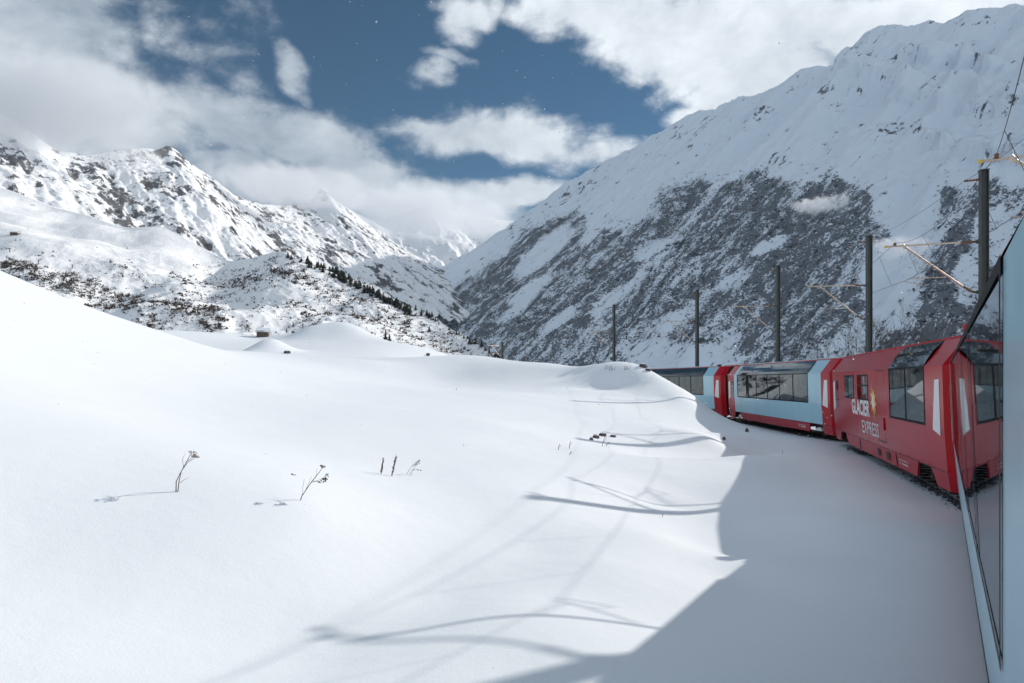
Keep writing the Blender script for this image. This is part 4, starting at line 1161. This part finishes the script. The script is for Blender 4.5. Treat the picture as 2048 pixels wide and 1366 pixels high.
# snowflakes drifting in the air
g = MB(); rs_ = random.Random(21)
for i in range(420):
    t = rs_.uniform(3.5, 45)**1.0; x, y = rs_.uniform(-30, 2080), rs_.uniform(-20, 900 if rs_.random() < .9 else 1366)
    if x > 1900 and t > 6: continue
    c = W(x, y, t); r_ = rs_.uniform(.002, .0052)*(1+t*.10)
    if near_z(np.array([c.x]), np.array([c.y]), False)[0] > c.z-.1: continue
    base = len(g.v)
    for (a, b_, z) in ((0,0,1),(1,0,0),(0,1,0),(-1,0,0),(0,-1,0),(0,0,-1)): g.v.append((c.x+a*r_, c.y+b_*r_, c.z+z*r_))
    for f in tet: g.f.append(tuple(base+k_ for k_ in f)); g.mi.append(0)
o = g.build('falling_snow', M_white); tag(o, 'tiny snowflakes drifting through the air', 'snowflakes', kind='stuff')

# ------------------------------------------------------------------ clouds hanging on the slopes
def cloud(loc, size, rot, dens, scale, thr, label, col=(.95, .96, .98), seed=0., soft=.25, step=None):
    m, k, out = new_mat('cloud_vapour')
    tc = k.node('ShaderNodeTexCoord').outputs['Object']
    ln = k.node('ShaderNodeVectorMath', operation='LENGTH'); k.l.new(tc, ln.inputs[0])
    geo = k.mapping(tc, (size[0], size[1], size[2]), loc=(seed*100,)*3)
    n = k.noise(geo, scale, 6, .62, .6)
    fall = k.ss(ln.outputs['Value'], .10, .98, 1., 0.)
    d = k.m('SUBTRACT', k.m('ADD', k.m('MULTIPLY', k.m('SUBTRACT', n, .5), 2.6), fall), thr)
    d = k.m('MULTIPLY', k.ss(d, 0, soft*2.2), k.ss(fall, 0, .25))
    v = k.node('ShaderNodeVolumePrincipled'); v.inputs['Color'].default_value = (*col, 1); v.inputs['Anisotropy'].default_value = .2
    k.put(v.inputs['Density'], k.m('MULTIPLY', d, dens)); k.l.new(v.outputs[0], out.inputs['Volume'])
    bm = bmesh.new(); bmesh.ops.create_icosphere(bm, subdivisions=3, radius=1); me = bpy.data.meshes.new('cloud'); bm.to_mesh(me); bm.free()
    o = link('cloud', me, m); o.location = loc; o.scale = size; o.rotation_euler = rot
    tag(o, label, 'cloud', kind='stuff'); return o
cloud(W(90, 205, 1400), (400, 190, 140), (0, R(8), 0), .013, .0095, .16, 'grey cloud bank wrapped round the head of the left mountain', (.93,.95,.97))
cloud(W(590, 372, 2080), (350, 170, 88), (0, R(9), 0), .0095, .0095, .12, 'white cloud lying along the ridge of the left mountain')
cloud(W(850, 425, 4000), (640, 400, 200), (0, R(6), 0), .0045, .0036, .05, 'pale cloud closing the head of the valley')
cloud(W(1640, 408, 300), (23, 10, 7), (0, R(-2), 0), .26, .15, .50, 'small white wisp in front of the scrubby mountainside')
cloud(W(1800, 492, 190), (14, 7, 6), (0, R(6), 0), .30, .25, .50, 'faint white wisp behind the nearest mast')

# ------------------------------------------------------------------ air
m, k, out = new_mat('air_haze')
v = k.node('ShaderNodeVolumePrincipled'); v.inputs['Color'].default_value = (.74, .85, 1, 1); v.inputs['Density'].default_value = .000022; v.inputs['Anisotropy'].default_value = .1
k.l.new(v.outputs[0], out.inputs['Volume'])
g = MB(); g.box((-6500, -2500, -140), (6500, 7200, 1560)); o = g.build('haze', m); tag(o, 'thin blue mountain air', 'haze', kind='stuff')
